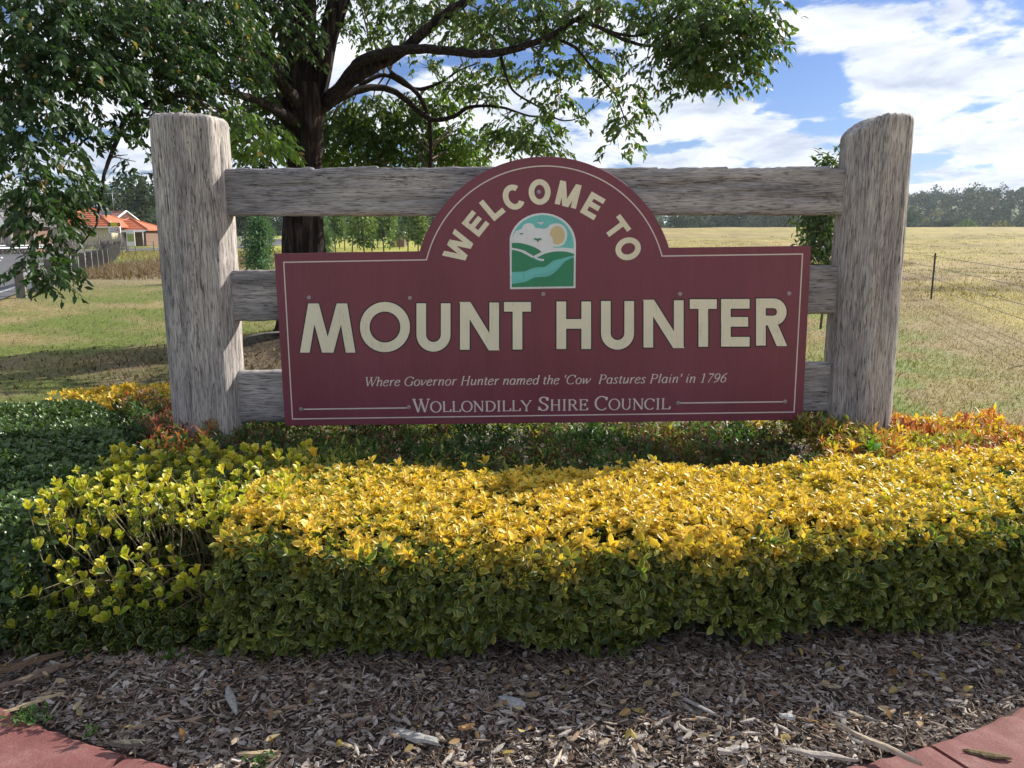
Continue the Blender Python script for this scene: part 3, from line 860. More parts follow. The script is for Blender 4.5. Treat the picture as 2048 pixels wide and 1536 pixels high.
# --- serif text from pen strokes: thick uprights, thin horizontals, with serifs
def serif_glyphs():
    g = {}
    def sf(x, y, l=.075): return ('s', [(x - l, y), (x + l, y)])
    C = .66                                      # cap height in em
    g['W'] = (.86, [('d', [(.06, C), (.27, 0)]), ('t', [(.27, 0), (.44, C)]), ('d', [(.40, C), (.60, 0)]), ('t', [(.60, 0), (.80, C)]), sf(.07, C, .09), sf(.42, C, .09), sf(.79, C, .08)])
    g['H'] = (.72, [('v', [(.15, 0), (.15, C)]), ('v', [(.57, 0), (.57, C)]), ('t', [(.15, .34), (.57, .34)]), sf(.15, 0), sf(.15, C), sf(.57, 0), sf(.57, C)])
    g['G'] = (.72, [('o', arc(.37, .33, .30, .335, 48, 290)), ('o', arc(.37, .33, .30, .335, 290, 325)), ('v', [(.60, .04), (.60, .29)]), sf(.60, .29, .09), ('v', [(.605, .50), (.62, .62)])])
    g['C'] = (.67, [('o', arc(.35, .33, .30, .335, 45, 315)), ('v', [(.575, .48), (.59, .64)])])
    g['P'] = (.60, [('v', [(.15, 0), (.15, C)]), ('o', [(.15, C - .01), (.30, C - .01)] + arc(.32, .485, .19, .165, 85, -85) + [(.30, .325), (.15, .325)]), sf(.15, 0), sf(.10, C, .05)])
    g['O'] = (.74, [('o', arc(.37, .33, .31, .34, 0, 360) )])
    g['L'] = (.61, [('v', [(.15, 0), (.15, C)]), ('t', [(.06, .015), (.56, .015)]), ('v', [(.55, 0), (.575, .17)]), sf(.15, C)])
    g['I'] = (.34, [('v', [(.17, 0), (.17, C)]), sf(.17, 0, .10), sf(.17, C, .10)])
    g['N'] = (.74, [('t2', [(.14, 0), (.14, C)]), ('t2', [(.61, 0), (.61, C)]), ('d', [(.12, C), (.61, 0)]), sf(.14, 0), sf(.11, C, .08), sf(.61, C)])
    g['D'] = (.73, [('v', [(.15, 0), (.15, C)]), ('o', [(.06, C - .01), (.30, C - .01)] + arc(.32, .33, .33, .32, 85, -85) + [(.30, .01), (.06, .01)])])
    g['Y'] = (.70, [('d', [(.06, C), (.35, .28)]), ('t2', [(.62, C), (.35, .28)]), ('v', [(.35, .30), (.35, 0)]), sf(.07, C, .09), sf(.60, C, .09), sf(.35, 0, .10)])
    g['S'] = (.56, [('o', smooth([(.45, .53), (.38, .63), (.26, .655), (.13, .60), (.10, .49), (.18, .39), (.34, .31), (.45, .20), (.42, .07), (.28, .005), (.14, .04), (.07, .15)], 4)), ('v', [(.46, .48), (.465, .64)]), ('v', [(.055, .02), (.06, .19)])])
    g['R'] = (.68, [('v', [(.15, 0), (.15, C)]), ('o', [(.06, C - .01), (.30, C - .01)] + arc(.32, .49, .19, .16, 85, -85) + [(.30, .335), (.15, .335)]), ('d', [(.34, .33), (.58, .01)]), sf(.15, 0), sf(.62, .01, .05)])
    g['E'] = (.62, [('v', [(.15, 0), (.15, C)]), ('t', [(.06, C - .01), (.53, C - .01)]), ('t', [(.15, .34), (.42, .34)]), ('t', [(.06, .012), (.54, .012)]), ('v', [(.53, C), (.525, .52)]), ('v', [(.54, 0), (.56, .15)]), ('v', [(.42, .25), (.42, .43)])])
    g['U'] = (.72, [('v', [(.15, C), (.15, .22)]), ('o', arc(.36, .23, .21, .225, 180, 360)), ('t2', [(.57, .22), (.57, C)]), sf(.15, C), sf(.57, C)])
    X = .44
    g['h'] = (.50, [('v', [(.10, 0), (.10, .68)]), ('o', smooth([(.10, .28), (.20, .40), (.31, .43), (.37, .36), (.37, .20), (.37, .03), (.44, .03)], 3)), sf(.07, .67, .04)])
    g['e'] = (.444, [('o', smooth([(.06, .24), (.20, .25), (.34, .30), (.33, .40), (.24, .44), (.12, .38), (.06, .24), (.07, .08), (.18, .0), (.30, .03), (.38, .10)], 4))])
    g['r'] = (.389, [('v', [(.11, 0), (.11, .43)]), ('o', smooth([(.11, .26), (.18, .38), (.27, .435), (.35, .41)], 3)), sf(.07, .42, .04)])
    g['o'] = (.50, [('o', arc(.24, .22, .18, .22, 0, 360))])
    g['v'] = (.444, [('v', [(.06, .43), (.12, .02)]), ('t2', [(.12, .02), (.26, .16), (.36, .34), (.35, .44)]), sf(.04, .42, .03)])
    g['n'] = (.50, [('v', [(.10, 0), (.10, .43)]), ('o', smooth([(.10, .26), (.20, .40), (.31, .43), (.37, .36), (.37, .20), (.37, .03), (.44, .03)], 3)), sf(.07, .42, .04)])
    g['m'] = (.74, [('v', [(.09, 0), (.09, .43)]), ('o', smooth([(.09, .26), (.18, .40), (.28, .43), (.33, .36), (.33, .20), (.33, .0)], 3)), ('o', smooth([(.33, .26), (.42, .40), (.52, .43), (.58, .36), (.58, .2), (.58, .03), (.65, .03)], 3)), sf(.06, .42, .04)])
    g['u'] = (.50, [('o', smooth([(.05, .40), (.10, .42), (.10, .20), (.12, .04), (.20, .01), (.30, .08), (.38, .22)], 3)), ('v', [(.38, .43), (.38, .02)]), sf(.41, .02, .04)])
    g['t'] = (.30, [('v', [(.12, .56), (.12, .08)]), ('o', smooth([(.12, .08), (.17, .01), (.26, .05)], 3)), ('t', [(.02, .42), (.24, .42)])])
    g['a'] = (.50, [('o', arc(.22, .22, .16, .215, 20, 340)), ('v', [(.38, .43), (.38, .03)]), sf(.42, .02, .04)])
    g['d'] = (.50, [('o', arc(.22, .22, .16, .215, 20, 340)), ('v', [(.38, .68), (.38, .03)]), sf(.42, .02, .04), sf(.35, .67, .04)])
    g['w'] = (.667, [('v', [(.06, .43), (.12, .02)]), ('t2', [(.12, .02), (.30, .42)]), ('v', [(.29, .42), (.35, .02)]), ('t2', [(.35, .02), (.50, .20), (.57, .34), (.55, .44)]), sf(.04, .42, .03)])
    g['s'] = (.389, [('o', smooth([(.31, .35), (.24, .43), (.13, .42), (.09, .33), (.16, .25), (.26, .18), (.28, .08), (.20, .01), (.10, .02), (.04, .10)], 3))])
    g['l'] = (.278, [('v', [(.12, .68), (.12, .03)]), sf(.16, .02, .04), sf(.09, .67, .04)])
    g['i'] = (.278, [('v', [(.12, .43), (.12, .03)]), sf(.16, .02, .04), sf(.09, .42, .04), ('v', [(.125, .56), (.125, .63)])])
    g["'"] = (.23, [('v', [(.10, .68), (.09, .46)])])
    g['1'] = (.50, [('v', [(.26, 0), (.26, .67)]), ('t', [(.14, .60), (.26, .66)]), sf(.26, .01, .10)])
    g['7'] = (.50, [('v', [(.08, .63), (.44, .63)]), ('t2', [(.44, .64), (.30, .34), (.18, 0)])])
    g['9'] = (.50, [('o', arc(.25, .46, .16, .19, 0, 360)), ('o', smooth([(.41, .46), (.40, .28), (.28, .08), (.08, 0)], 4))])
    g['6'] = (.50, [('o', arc(.25, .20, .16, .19, 0, 360)), ('o', smooth([(.09, .22), (.12, .40), (.25, .58), (.42, .67)], 4))])
    return g
GL = serif_glyphs()
def write(runs, p0, p1, shear, thick, thin, track=0.0):
    """runs: list of (text, em scale); p0/p1 baseline ends as measured; fits the width"""
    a = B2(*p0); c = B2(*p1); dirv = c - a; Lg = np.linalg.norm(dirv); dirv = dirv / Lg; up = np.array([-dirv[1], dirv[0]])
    adv = 0; items = []
    for text, sc in runs:
        for ch in text:
            if ch == ' ': adv += .25 * sc + track; continue
            wd, st = GL[ch]; items.append((adv, ch, sc)); adv += (wd + track) * sc
    em = Lg / adv
    for x, ch, sc in items:
        pr = Print(.0008)
        for kind, pts in GL[ch][1]:
            pts = [tuple(q) for q in pts]
            closed = len(pts) > 8 and abs(pts[0][0] - pts[-1][0]) < 1e-6 and abs(pts[0][1] - pts[-1][1]) < 1e-6
            if closed: pts = pts[:-1]
            W = []
            for i in range(len(pts)):
                p, q = pts[max(i - 1, 0)] if not closed else pts[i - 1], pts[(i + 1) % len(pts)] if closed else pts[min(i + 1, len(pts) - 1)]
                dx, dy = q[0] - p[0], q[1] - p[1]; s_ = abs(dy) / (math.hypot(dx, dy) + 1e-9)
                wd = {'v': thick, 'd': thick * .98, 't': thin, 't2': thin * 1.25, 's': thin * .95}.get(kind, thin + (thick - thin) * s_ ** 1.5)
                W.append(wd * em * sc)
            Q = [a + dirv * ((x + (px_ + shear * py_) * sc) * em) + up * (py_ * sc * em) for px_, py_ in pts]
            pr.ribbon(Q, W, closed)
        pr.b.build('letter', [M['cream_pale']], board)
    return em
write([("Where Governor Hunter named the 'Cow  Pastures Plain' in 1796", 1.0)], (728, 772.5), (1452, 764.5), .25, .088, .046, .0)
for word, p0, p1 in (("Wollondilly", (826, 824.5), (1064, 821.5)), ("Shire", (1076, 821), (1177, 820)), ("Council", (1189, 819.8), (1341, 818))):
    write([(word[0], 1.26), (word[1:].upper(), 1.0)], p0, p1, 0, .105, .05, .0)

# --- arched emblem: layers of vinyl
def ez(x, y): return tuple(B2(840 + x / ZK, 300 + y / ZK))
pr = Print(.0006)
def lay(pts, mi, k, smoothed=0, closed=True):
    if smoothed: pts = smooth(pts, smoothed, closed)
    pr.poly([ez(*p) for p in pts], mi, .0006 + .00035 * k)
arch_o = [(738, 1140), (735, 762)] + arc(1004, 762, 272, -246, 180, 0)[1:-1] + [(1277, 760), (1273, 1131)]
arch_i = [(752, 1124), (750, 765)] + arc(1004, 765, 254, -233, 180, 0)[1:-1] + [(1260, 765), (1258, 1116)]
lay(arch_o, 0, 0)
lay(arch_i, 1, 1)
cloud = [(750, 772), (751, 735), (765, 700), (788, 660)] + smooth([(788, 662), (812, 655), (835, 640), (850, 612), (890, 598), (930, 612), (945, 638), (980, 640), (1010, 645), (1046, 636), (1062, 615), (1100, 602), (1145, 604), (1185, 632), (1205, 680), (1200, 730), (1180, 770), (1140, 790), (1090, 792), (1100, 800), (1180, 800), (1259, 808)], 4) + [(1259, 850), (1100, 870), (900, 880), (750, 850)]
lay(cloud, 0, 2)
lay(arc(1125, 698, 62, 77, 0, 360)[:-1], 3, 3)
lay(smooth([(1040, 730), (1062, 700), (1085, 720), (1088, 770), (1070, 800), (1040, 790)], 3, True), 0, 4)
# hills and river
lay([(752, 762)] + smooth([(752, 762), (820, 762), (900, 782), (960, 808), (996, 834)], 4)[1:] + [(930, 868), (860, 825), (800, 808), (752, 800)], 2, 5)
lay([(752, 818)] + smooth([(752, 818), (820, 832), (880, 862), (940, 895), (980, 912), (1012, 914)], 4)[1:] + [(1016, 905), (1030, 900), (1180, 890)] + smooth([(1150, 890), (1100, 900), (1060, 930), (1020, 955), (950, 960), (900, 975), (860, 992), (752, 1000)], 4), 2, 6)
lay([(958, 882)] + smooth([(958, 882), (1010, 855), (1080, 835), (1160, 830), (1230, 840), (1262, 852)], 4) + [(1263, 864), (1210, 874), (1150, 890), (1090, 905), (1016, 905), (1016, 890)], 2, 7)
lay([(752, 1020)] + smooth([(752, 1020), (860, 1010), (910, 990), (960, 978), (1030, 975), (1075, 945), (1120, 912), (1185, 905)], 4) + smooth([(1160, 925), (1110, 970), (1065, 1010), (1030, 1018), (950, 1022), (900, 1045), (840, 1065), (752, 1075)], 4), 1, 8)
lay([(752, 1096)] + smooth([(752, 1096), (860, 1080), (930, 1048), (980, 1040), (1045, 1035), (1100, 1005), (1160, 945), (1200, 905), (1260, 880)], 4)[1:] + [(1258, 1114), (752, 1122)], 2, 9)
pr.ribbon([ez(*p) for p in smooth([(940, 880), (985, 898), (1016, 900)], 4)], .0105, mi=0, dy=.0046)
for bx_, by_, sc_, mi_ in ((830, 688, .5, 2), (964, 738, 1.0, 2), (988, 604, .85, 0)):
    bird = [(-36, -4), (-22, -18), (-8, -14), (0, -10), (8, -14), (24, -18), (36, -4), (22, -6), (10, 4), (0, 16), (-6, 4), (-20, -4)]
    lay([(bx_ + x * sc_, by_ + y * sc_) for x, y in bird], mi_, 11 + 0 * sc_)
pr.b.build('emblem', [M['white_v'], M['teal'], M['green_v'], M['tan_v']], board)

# --- screws with washers
for px, py in [(618, 595), (820, 596), (1086.5, 588), (1360, 588), (1578, 587), (602, 818), (818, 814), (1356, 806), (1570, 803), (1078, 384)]:
    x, z = B2(px, py); b = MB(); nseg = 16
    prof = [(.0125, .0), (.0125, .0018), (.0078, .0020), (.0072, .0045), (.0052, .0058), (.0022, .0056), (.0018, .0032), (0.0002, .0031)]
    vs = [(x + r_ * math.cos(2 * math.pi * i / nseg), YB - .0012 - d, z + r_ * math.sin(2 * math.pi * i / nseg)) for r_, d in prof for i in range(nseg)]
    fs = [(j * nseg + i, j * nseg + (i + 1) % nseg, (j + 1) * nseg + (i + 1) % nseg, (j + 1) * nseg + i) for j in range(len(prof) - 1) for i in range(nseg)]
    b.add(vs, fs, 0, False); b.build('screw', M['screw'], board)

# ------------------------------------------------------------------ planting in the bed
def rosettes(p, a, nl, size, opening, inner=.55):
    """leaf bases/axes/normals of N leaf rosettes; returns arrays plus rosette index and leaf rank"""
    N = len(p); a = unit(a)
    ref = unit(np.cross(a, rng.normal(size=(N, 3)))); ref2 = np.cross(a, ref)
    k = np.arange(nl); ph = k[None] * 2.4 + rng.normal(0, .25, (N, nl))
    rank = k / max(nl - 1, 1)                      # 0 inner (young) .. 1 outer (old)
    th_ = np.asarray(opening)[:, None] * (.30 + .70 * rank[None]) + rng.normal(0, .13, (N, nl))
    r = ref[:, None] * np.cos(ph)[..., None] + ref2[:, None] * np.sin(ph)[..., None]
    d = a[:, None] * np.cos(th_)[..., None] + r * np.sin(th_)[..., None]
    n = a[:, None] * np.sin(th_)[..., None] - r * np.cos(th_)[..., None]
    n = n + rng.normal(0, .18, n.shape)
    sz = np.asarray(size)[:, None] * (inner + (1 - inner) * rank[None]) * rng.uniform(.8, 1.2, (N, nl))
    base = p[:, None] - a[:, None] * (rank[None] * np.asarray(size)[:, None] * .45)[..., None]
    pos = base + d * (sz * .08)[..., None]
    idx = np.repeat(np.arange(N)[:, None], nl, 1)
    f = lambda q: q.reshape(-1, *q.shape[2:])
    return f(pos), f(d), f(n), f(sz), f(idx), f(np.repeat(rank[None], N, 0))
def lerpc(A, B, t): return np.asarray(A)[None] + (np.asarray(B) - np.asarray(A))[None] * np.asarray(t)[:, None]
YEL, YEL2 = np.array([.68, .45, .045]), np.array([.82, .61, .15])
LIME = np.array([.33, .36, .035]); VGRN = np.array([.032, .078, .015]); VMAR = np.array([.36, .35, .09]); DGRN = np.array([.026, .055, .014])

def place_leaf(data, parent, pos, axis, normal, size):
    y = Vector(axis).normalized(); x = y.cross(Vector(normal)).normalized(); z = x.cross(y)
    m_ = Matrix(((x.x, y.x, z.x, pos[0]), (x.y, y.y, z.y, pos[1]), (x.z, y.z, z.z, pos[2]), (0, 0, 0, 1))) @ Matrix.Diagonal((size, size, size, 1))
    o = bpy.data.objects.new('leaf', data); COL.objects.link(o); o.parent = parent
    o.matrix_parent_inverse = Matrix.Translation(-Vector(parent.location)); o.matrix_basis = m_
    return o
def one_leaf(T, mat, ca, cb):
    return leaf_mesh('leaf', T, mat, np.zeros((1, 3)), np.array([[0, 1., 0]]), np.array([[0, 0, 1.]]), np.ones(1), np.array([ca]), np.array([cb]))

# ---- long clipped hedge along the front of the bed
FB = np.array([(-1.15, 2.84), (-.98, 2.80), (0, 2.80), (.91, 2.83), (1.56, 2.98), (2.11, 3.10), (3.3, 3.65)])
FT = np.array([(-1.15, 2.92), (-.98, 2.84), (-.56, 2.69), (0, 2.70), (.69, 2.78), (1.27, 2.86), (1.93, 2.91), (2.6, 3.12), (3.3, 3.55)])
BT = np.array([(-1.25, 3.84), (0, 3.68), (1.16, 3.75), (1.6, 3.86), (2.1, 3.95), (2.7, 4.12), (3.2, 4.45), (3.5, 4.7)])
HH = .50
hedge = tag(empty('clipped_hedge', (1.0, 3.2, 0)), 'long clipped hedge, yellow leaves on top and green sides, across the front of the bed', 'hedge')
def hedge_front(x, v):
    fb = np.interp(x, FB[:, 0], FB[:, 1]); ft = np.interp(x, FT[:, 0], FT[:, 1])
    return fb + (ft - fb) * v + .03 * np.cos(v * np.pi) ** 2 - .04 * np.sin(v * np.pi) + .07 * (fbm(x * 2.2, v * 1.6, 3.0) - .5)
def hedge_top(x, y):
    yf = np.interp(x, FT[:, 0], FT[:, 1]); yb = np.interp(x, BT[:, 0], BT[:, 1])
    e = np.minimum(y - yf, yb - y)
    return HH - .07 * (1 - sstep(-.02, .16, e)) + .075 * (fbm(x * 2.1, y * 2.1, 9.0) - .5) + .02 * (vnoise(x * 11, y * 11) - .5)
GP, GA, GN, GS, GCA, GCB = [], [], [], [], [], []
def push(arr, ca, cb):
    GP.append(arr[0]); GA.append(arr[1]); GN.append(arr[2]); GS.append(arr[3]); GCA.append(ca); GCB.append(cb)
def flush(name, T, mat, parent, kind='stuff', widen=(.85, 1.2)):
    p, a, n, s, ca, cb = [np.concatenate(q) for q in (GP, GA, GN, GS, GCA, GCB)]
    for q in (GP, GA, GN, GS, GCA, GCB): q.clear()
    k = s > .004
    p, a, n, s, ca, cb = p[k], a[k], n[k], s[k], ca[k], cb[k]
    p[:, 2] = np.maximum(p[:, 2], .012)
    me = leaf_mesh(name, T, mat, p, a, n, s, np.clip(ca, .004, 1), np.clip(cb, .004, 1), rng.uniform(*widen, len(p)))
    o = link(name, me, parent)
    if kind: o['kind'] = kind
    return o
def vari(n, lo=.8, hi=1.2): return rng.uniform(lo, hi, (n, 1))

# top shoots
n = 6900
x = rng.uniform(-1.12, 3.35, n); t = rng.random(n)
yf = np.interp(x, FT[:, 0], FT[:, 1]); yb = np.interp(x, BT[:, 0], BT[:, 1]); y = yf - .02 + (yb - yf + .02) * t
z = hedge_top(x, y) + rng.normal(0, .014, n) + .03 * (rng.random(n) < .06)
e = np.minimum(y - yf, yb - y)
ax = np.stack([rng.normal(0, .28, n), rng.normal(-.10, .28, n) - .5 * (y - yf < .08) + .4 * (yb - y < .08), np.ones(n)], -1)
p = np.stack([x, y, z], -1)
arr = rosettes(p, ax, 6, rng.uniform(.027, .046, n), rng.uniform(.7, 1.3, n))
ri, rk = arr[4], arr[5]
patch = fbm(x * 1.3, y * 1.3, 5.0)[ri]
grn = (vnoise(x * 3.1, y * 3.1, 12.0) > .93)[ri]                           # reverted green shoots
yellow = np.clip(1.08 - 1.15 * rk ** 1.5 * (1 - .5 * sstep(.3, .6, patch)) + rng.normal(0, .12, len(rk)), 0, 1)
ca = lerpc(LIME * .8, YEL, yellow); cb = lerpc(VMAR * 1.3, YEL2, yellow)
ca[grn] = DGRN * 1.5; cb[grn] = DGRN * 1.8
v_ = vari(len(ca)); push(arr, ca * v_, cb * v_)
# leaves under the top shoots, dimmed to put shade into the gaps
n = 3900
x = rng.uniform(-1.12, 3.35, n); t = rng.random(n)
yf = np.interp(x, FT[:, 0], FT[:, 1]) + .03; yb = np.interp(x, BT[:, 0], BT[:, 1]) - .03; y = yf + (yb - yf) * t
p = np.stack([x, y, hedge_top(x, y) - rng.uniform(.035, .12, n)], -1)
ax = np.stack([rng.normal(0, .5, n), rng.normal(-.1, .5, n), np.ones(n)], -1)
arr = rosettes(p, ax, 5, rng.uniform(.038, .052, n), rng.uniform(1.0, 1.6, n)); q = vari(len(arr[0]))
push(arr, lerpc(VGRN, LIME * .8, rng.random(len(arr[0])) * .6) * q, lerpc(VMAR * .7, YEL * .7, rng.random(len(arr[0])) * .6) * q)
# front face
n = 4700
x = rng.uniform(-1.12, 3.35, n); v = rng.random(n) ** .85
low_edge = .03 + .16 * sstep(.35, .75, fbm(x * 3, 0, 1.0))
z = low_edge + (HH - .02 - low_edge) * v
y = hedge_front(x, z / HH) - rng.normal(0, .034, n)
p = np.stack([x, y, z], -1)
ax = np.stack([rng.normal(.12 * (x > 1.2), .38, n), -np.ones(n), rng.normal(.45, .35, n)], -1)
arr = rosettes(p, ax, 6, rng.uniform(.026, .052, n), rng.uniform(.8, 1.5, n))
ri, rk = arr[4], arr[5]
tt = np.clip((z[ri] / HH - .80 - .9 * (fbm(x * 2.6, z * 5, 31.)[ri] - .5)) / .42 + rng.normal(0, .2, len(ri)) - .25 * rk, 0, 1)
lime_mix = np.clip(rng.normal(.16, .16, len(ri)) + .25 * (vnoise(x * 4, z * 4) > .6)[ri] * (1 - rk), 0, .7)  # random share of lime in each leaf's green
ca = lerpc(VGRN, LIME * .65, lime_mix); ca = ca + (YEL * .85 - ca) * tt[:, None]
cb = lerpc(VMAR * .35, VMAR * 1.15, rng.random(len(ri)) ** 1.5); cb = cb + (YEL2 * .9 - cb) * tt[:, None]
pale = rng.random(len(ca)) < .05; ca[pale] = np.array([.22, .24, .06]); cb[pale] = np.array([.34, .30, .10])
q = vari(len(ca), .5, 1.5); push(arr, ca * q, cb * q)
# inner fill, leaf colours darkened to paint the shade inside the hedge
n = 4400
x = rng.uniform(-1.12, 3.3, n); z = rng.uniform(.05, HH - .05, n)
y = hedge_front(x, z / HH) + rng.uniform(.06, .28, n)
p = np.stack([x, y, z], -1); ax = np.stack([rng.normal(0, .5, n), -np.ones(n), rng.normal(.3, .5, n)], -1)
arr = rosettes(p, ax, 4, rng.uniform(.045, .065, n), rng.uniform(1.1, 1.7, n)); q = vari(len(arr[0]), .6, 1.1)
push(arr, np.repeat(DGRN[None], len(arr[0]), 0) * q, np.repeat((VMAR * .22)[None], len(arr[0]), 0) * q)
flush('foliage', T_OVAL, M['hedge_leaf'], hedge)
# the nearest shoots: every leaf its own piece
LD = [one_leaf(T_OVAL, M['hedge_leaf'], YEL, YEL2), one_leaf(T_OVAL, M['hedge_leaf'], LIME * .7, VMAR * 1.3), one_leaf(T_OVAL, M['hedge_leaf'], VGRN, VMAR)]
cnt = 0
for i in range(50):
    x0 = random.uniform(-.95, 1.7); zz_ = random.choice([random.uniform(.10, .40), random.uniform(.40, .50), HH + .015])
    if zz_ > HH: y0 = float(np.interp(x0, FT[:, 0], FT[:, 1])) + random.uniform(.02, .2); a0 = (random.gauss(0, .3), random.gauss(-.3, .2), 1)
    else: y0 = float(hedge_front(np.array([x0]), np.array([zz_ / HH]))[0]) - .022; a0 = (random.gauss(0, .35), -1, random.gauss(.5, .25))
    ar = rosettes(np.array([[x0, y0, zz_]]), np.array([a0]), 6, [random.uniform(.038, .056)], [random.uniform(.95, 1.4)])
    for j in range(6):
        d_ = LD[0 if zz_ > .44 else (1 if random.random() < .35 else 2)]
        place_leaf(d_, hedge, ar[0][j], ar[1][j], ar[2][j], float(ar[3][j])); cnt += 1
# woody stems at its foot
for i in range(26):
    x0 = random.uniform(-1.05, 2.6); y0 = float(np.interp(x0, FB[:, 0], FB[:, 1])) + random.uniform(.14, .5)
    b = MB(); 
    for k in range(random.randint(2, 4)):
        dx, dy = random.gauss(0, .07), random.gauss(-.03, .06)
        b.tube([(x0, y0, -.02), (x0 + dx * .5, y0 + dy * .5, .12), (x0 + dx, y0 + dy, .36)], [.009, .007, .004], 6)
    b.build('stem', M['twig'], hedge)

# ---- sparse leggy shrub at the left end of the hedge
sparse = tag(empty('leggy_shrub', (-1.45, 3.3, 0)), 'leggy shrub of bare stems tipped with yellow green leaf cups, left end of hedge', 'shrub')
b = MB(); tips = []; taxes = []; nodes_ = []; naxes = []
for i in range(430):
    x1 = random.uniform(-1.95, -.93); y1 = random.uniform(2.84, 3.9)
    x0 = x1 + random.gauss(.02, .10); y0 = max(y1 + random.gauss(.12, .08), 2.98)
    if y1 < 3.0: zt = random.uniform(.16, .43)
    else: zt = random.uniform(.40, .56) + .03 * (y1 - 3.2)
    mid = (x0 + (x1 - x0) * .35 + random.gauss(0, .015), y0 + (y1 - y0) * .35, zt * .5)
    b.tube([(x0, y0, 0), mid, (x1, y1, zt)], [.0042, .0034, .0020], 5, cap=False)
    tips.append((x1, y1, zt)); taxes.append((x1 - mid[0], y1 - mid[1], zt - mid[2]))
    for k in range(random.randint(0, 2)):
        t_ = random.uniform(.5, .9); nodes_.append((mid[0] + (x1 - mid[0]) * t_, mid[1] + (y1 - mid[1]) * t_, mid[2] + (zt - mid[2]) * t_)); naxes.append((random.gauss(0, .7), random.gauss(-.3, .6), .6))
for i in range(70):     # arching side stems low down
    x0 = random.uniform(-1.75, -1.0); y0 = random.uniform(3.0, 3.3); z0 = random.uniform(.08, .25); dx = random.uniform(-.28, .2)
    b.tube([(x0, y0, z0), (x0 + dx * .5, y0 - .12, z0 + .05), (x0 + dx, y0 - .22, z0 + random.uniform(0, .10))], [.0035, .003, .0016], 5, cap=False)
    tips.append((x0 + dx, y0 - .22, z0 + .05)); taxes.append((dx, -.3, .5))
b.build('stems', plain('green_brown_stem', (.20, .17, .09), .6, var=.35, scale=30), sparse)['kind'] = 'stuff'
tips = np.array(tips); taxes = np.array(taxes, float); taxes[:, 2] += .25
arr = rosettes(tips, taxes, 5, rng.uniform(.030, .047, len(tips)), rng.uniform(.6, .95, len(tips)), .75)
tt = np.clip(rng.normal(.6, .3, len(arr[0])) - .3 * (arr[0][:, 2] < .3), 0, 1); q = vari(len(tt))
ca = lerpc(np.array([.24, .34, .03]), np.array([.56, .48, .045]), tt) * q; cb = lerpc(np.array([.30, .36, .05]), YEL2 * .9, tt) * q
push(arr, ca, cb)
arr = rosettes(np.array(nodes_), np.array(naxes), 2, rng.uniform(.03, .045, len(nodes_)), rng.uniform(1., 1.4, len(nodes_)))
push(arr, np.repeat(np.array([[.12, .19, .025]]), len(arr[0]), 0) * vari(len(arr[0])), np.repeat((VMAR)[None], len(arr[0]), 0))
# low dull leaves at the front foot and back shoots, their shade put into duller green
n = 800
x = rng.uniform(-2.05, -.9, n); y = rng.uniform(2.80, 3.05, n); z = rng.uniform(.03, .20, n) * (1.1 - .5 * rng.random(n))
arr = rosettes(np.stack([x, y, z], -1), np.stack([rng.normal(0, .5, n), -.8 * np.ones(n), rng.normal(.7, .3, n)], -1), 5, rng.uniform(.028, .046, n), rng.uniform(.9, 1.4, n))
q = vari(len(arr[0]), .5, 1.2); push(arr, np.repeat((VGRN * .8)[None], len(arr[0]), 0) * q, np.repeat((VMAR * .8)[None], len(arr[0]), 0) * q)
n = 330
x = rng.uniform(-2.0, -.9, n); y = rng.uniform(3.3, 3.95, n); z = .44 + .05 * rng.random(n)
arr = rosettes(np.stack([x, y, z], -1), np.stack([rng.normal(0, .4, n), rng.normal(-.2, .4, n), np.ones(n)], -1), 6, rng.uniform(.04, .06, n), rng.uniform(.8, 1.3, n))
q = vari(len(arr[0]), .7, 1.2); tt = rng.random(len(arr[0])) * .5; push(arr, lerpc(VGRN * 1.6, LIME, tt) * q, lerpc(VMAR, YEL, tt) * q)
n = 600  # inner leaves coloured dark, painting shade behind the stems
x = rng.uniform(-2.0, -.9, n); y = rng.uniform(3.05, 3.9, n); z = rng.uniform(.1, .36, n)
arr = rosettes(np.stack([x, y, z], -1), rng.normal(0, 1, (n, 3)) + [0, 0, .6], 4, rng.uniform(.035, .05, n), rng.uniform(.9, 1.5, n))
q = vari(len(arr[0]), .5, 1.1); push(arr, np.repeat((DGRN * 1.1)[None], len(arr[0]), 0) * q, np.repeat((VMAR * .5)[None], len(arr[0]), 0) * q)
flush('foliage', T_ROUND, M['hedge_leaf'], sparse)

# ---- dark green glossy shrub on the far left
dark = tag(empty('dark_green_shrub', (-2.6, 4.0, 0)), 'dense dark green glossy leaved shrub at the left edge beside the leggy one', 'shrub')
def dark_edge(y): return np.where(y < 3.95, -1.86 - .05 * np.sin(y * 9), -1.80 - (y - 3.95) * .62)
n = 6200
y = rng.uniform(2.88, 5.75, n); x = dark_edge(y) - 2.2 * rng.random(n) ** 1.15
h = .44 + .08 * (fbm(x * 2, y * 2, 20.) - .5) - .10 * (1 - sstep(0, .22, dark_edge(y) - x)) - .06 * (1 - sstep(2.88, 3.15, y)) - .06 * sstep(5.2, 5.75, y)
lay_ = rng.random(n) ** 2 * .12
p = np.stack([x, y, h - lay_], -1)
arr = rosettes(p, np.stack([rng.normal(0, .45, n), rng.normal(-.15, .45, n), np.ones(n)], -1), 5, rng.uniform(.036, .056, n), rng.uniform(.8, 1.5, n))
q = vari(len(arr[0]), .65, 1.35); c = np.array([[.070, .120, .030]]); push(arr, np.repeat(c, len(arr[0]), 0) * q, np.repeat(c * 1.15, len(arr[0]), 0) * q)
n = 2600                                     # front and right faces
side = rng.random(n) < .5
yy_ = rng.uniform(2.9, 5.6, n); xf = rng.uniform(-3.6, -1.86, n)
